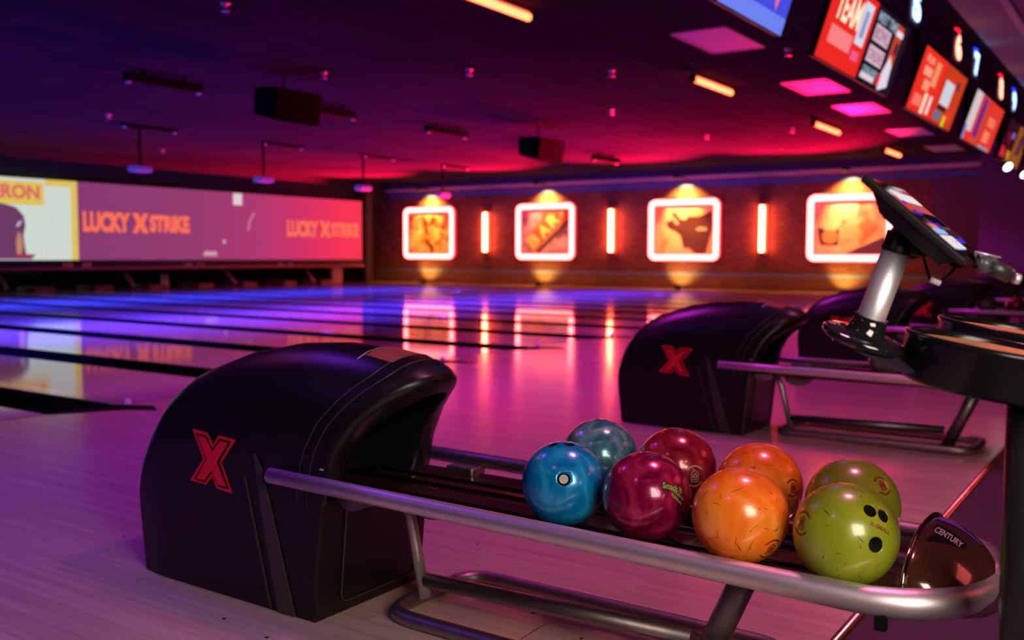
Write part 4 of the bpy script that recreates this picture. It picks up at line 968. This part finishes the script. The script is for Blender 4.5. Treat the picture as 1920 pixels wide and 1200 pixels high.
# scanner arm at the lower end
rd = child(MB().tube([atD(1830, 490, 1.44), atD(1842, 493, 1.44)], .011, 16).tube([atD(1851, 497, 1.44), atD(1893, 516, 1.44)], .0125, 18), 'swivel_arm', mat('dark_grey_arm', (.018, .018, .020), .4), tb)
child(MB().lathe([(.0001, -.012), (.013, -.010), (.014, 0), (.013, .010), (.0001, .012)], atD(1845, 495, 1.44), axis=R3 @ Vector((0, 0, 1)), seg=24), 'arm_knuckle', mat('grey_knuckle', (.05, .05, .06), .35), rd)
child(MB().tube([atD(1900, 521, 1.44), atD(1911, 524, 1.44)], .008, 14), 'steel_tip', ALU, rd)
m = MB(); m.prism([atD(1826, 474, 1.44), atD(1874, 482, 1.44), atD(1862, 492, 1.44), atD(1830, 487, 1.44)], (R3 @ Vector((0, 0, -.05)))); child(m, 'card_slot', PLASTIC2, rd)
child(MB().tube([atD(1828, 472, 1.44), atD(1876, 483, 1.44)], .0012, 6).tube([atD(1856, 494, 1.43), atD(1903, 509, 1.43)], .0013, 6), 'bright_edge', ALU, rd)

# ------------------------------------------------------------------ lights
def area(loc, size, sy, col, power, rot=(0, 0, 0), spread=180, name='lamp'):
    l = bpy.data.lights.new(name, 'AREA'); l.shape = 'RECTANGLE'; l.size = size; l.size_y = sy; l.color = col; l.energy = power; l.spread = math.radians(spread)
    o = bpy.data.objects.new(name, l); C.objects.link(o); o.location = loc; o.rotation_euler = rot; return o
def aim(o, target): o.rotation_euler = (Vector(target) - o.location).to_track_quat('-Z', 'Y').to_euler()
def spot(loc, target, col, power, ang=90, blend=.6, rad=.04, name='spot'):
    l = bpy.data.lights.new(name, 'SPOT'); l.color = col; l.energy = power; l.spot_size = math.radians(ang); l.spot_blend = blend; l.shadow_soft_size = rad
    o = bpy.data.objects.new(name, l); C.objects.link(o); o.location = loc; aim(o, target); return o
# blacklight bars over the lanes (louvred, aimed straight down)
for k in range(-1, 6):
    area((5.63 + 3.36 * k, 12.4, H - .22), 1.2, .12, (.05, .028, 1.0), 300, spread=105 if k < 5 else 95, name='blacklight')
for k in range(-1, 6):  # second blue row added to brighten the far lanes, no bars there
    area((4.0 + 3.36 * k, 18.6, H - .10), 1.2, .12, (.03, .04, 1.0), 330, spread=100, name='far_lane_blue_fill')
# violet and pink fill washes added over the approach, without fixtures
for k in range(-1, 7):
    area((2.2 + 3.36 * k, 4.4, H - .10), .5, .5, (.22, .03, 1.0) if k < 1 else (.95, .03, 1.0), (60, 24)[k + 1] if k < 1 else 42, spread=110, name='approach_wash')
for (x, y, c, pw) in ((2.9, .6, (1.0, .22, .50), 20), (6.2, .9, (1.0, .13, .40), 16), (-.6, 1.6, (.6, .2, .8), 6)):
    area((x, y, H - .10), .4, .4, c, pw, spread=100, name='near_wash')
# red uplights standing at the foot of the wall, one below each neon picture
for (y0, y1, nm, k) in frames:
    yc = (y0 + y1) / 2
    t = thing('floor_uplight', 'small black floor uplight at the wall foot below the ' + ['golden picture', 'BAR picture', 'brown shape picture', 'fourth picture'][k], 'uplight', (WX - .55, yc, 0), 'floor uplights along the brick wall')
    child(MB().box((WX - .65, yc - .07, 0), (WX - .45, yc + .07, .10), bev=.01), 'lamp_body', DARK, t)
    spot((WX - .6, yc, .16), (WX - .6 - 5, yc + (.7 if k == 3 else 0), .16 + 3.7), (1.0, .002, .055), 34000, ang=66, blend=.75, rad=.05, name='red_uplight')
# warm picture lamps; wall graze and foot beams added, without fixtures of their own
for (y0, y1, nm, k) in frames:
    yc = (y0 + y1) / 2
    spot((WX - .80, yc, 3.26), (WX - .1, yc, 2.15), (1.0, .50, .16), 520, ang=72, blend=.8, rad=.03, name='picture_lamp_beam')
    spot((WX - .40, yc, 3.24), (WX - .02, yc, 2.2), (1.0, .38, .07), 620, ang=122, blend=.8, rad=.03, name='wall_graze_beam')
    spot((WX - .62, yc + .25, .14), (WX - .02, yc + .1, .62), (1.0, .42, .08), 90, ang=95, blend=.8, rad=.03, name='warm_foot_beam')
# soft photographer's light beside the camera and red fill added on the concourse side
o = area((.45, -.85, 1.45), .95, .95, (1.0, .80, .70), 50, name='camera_softlight'); aim(o, (2.0, .95, .4))
o = area((6.0, -3.2, 3.2), 2.5, 1.0, (1.0, .12, .12), 20, name='concourse_fill'); aim(o, (4.5, 2.5, 0))

w = bpy.data.worlds.new('dark_room'); bpy.context.scene.world = w; w.use_nodes = True
w.node_tree.nodes['Background'].inputs[0].default_value = (.03, .015, .05, 1); w.node_tree.nodes['Background'].inputs[1].default_value = .15

# ------------------------------------------------------------------ camera
cam = bpy.data.cameras.new('camera'); co = bpy.data.objects.new('camera', cam); C.objects.link(co)
cam.sensor_width = 36; cam.lens = 36 * F / 1920; cam.clip_start = .05; cam.clip_end = 200
co.matrix_world = Matrix.Translation(EYE) @ R3.to_4x4()
cam.dof.use_dof = True; cam.dof.focus_distance = 2.1; cam.dof.aperture_fstop = 3.2
sc_ = bpy.context.scene; sc_.camera = co
sc_.view_settings.view_transform = 'Standard'; sc_.view_settings.look = 'None'; sc_.view_settings.exposure = 0; sc_.view_settings.gamma = 1; sc_.view_settings.use_curve_mapping = False
sc_.cycles.use_denoising = True
sc_.cycles.max_bounces = 8; sc_.cycles.sample_clamp_indirect = 6
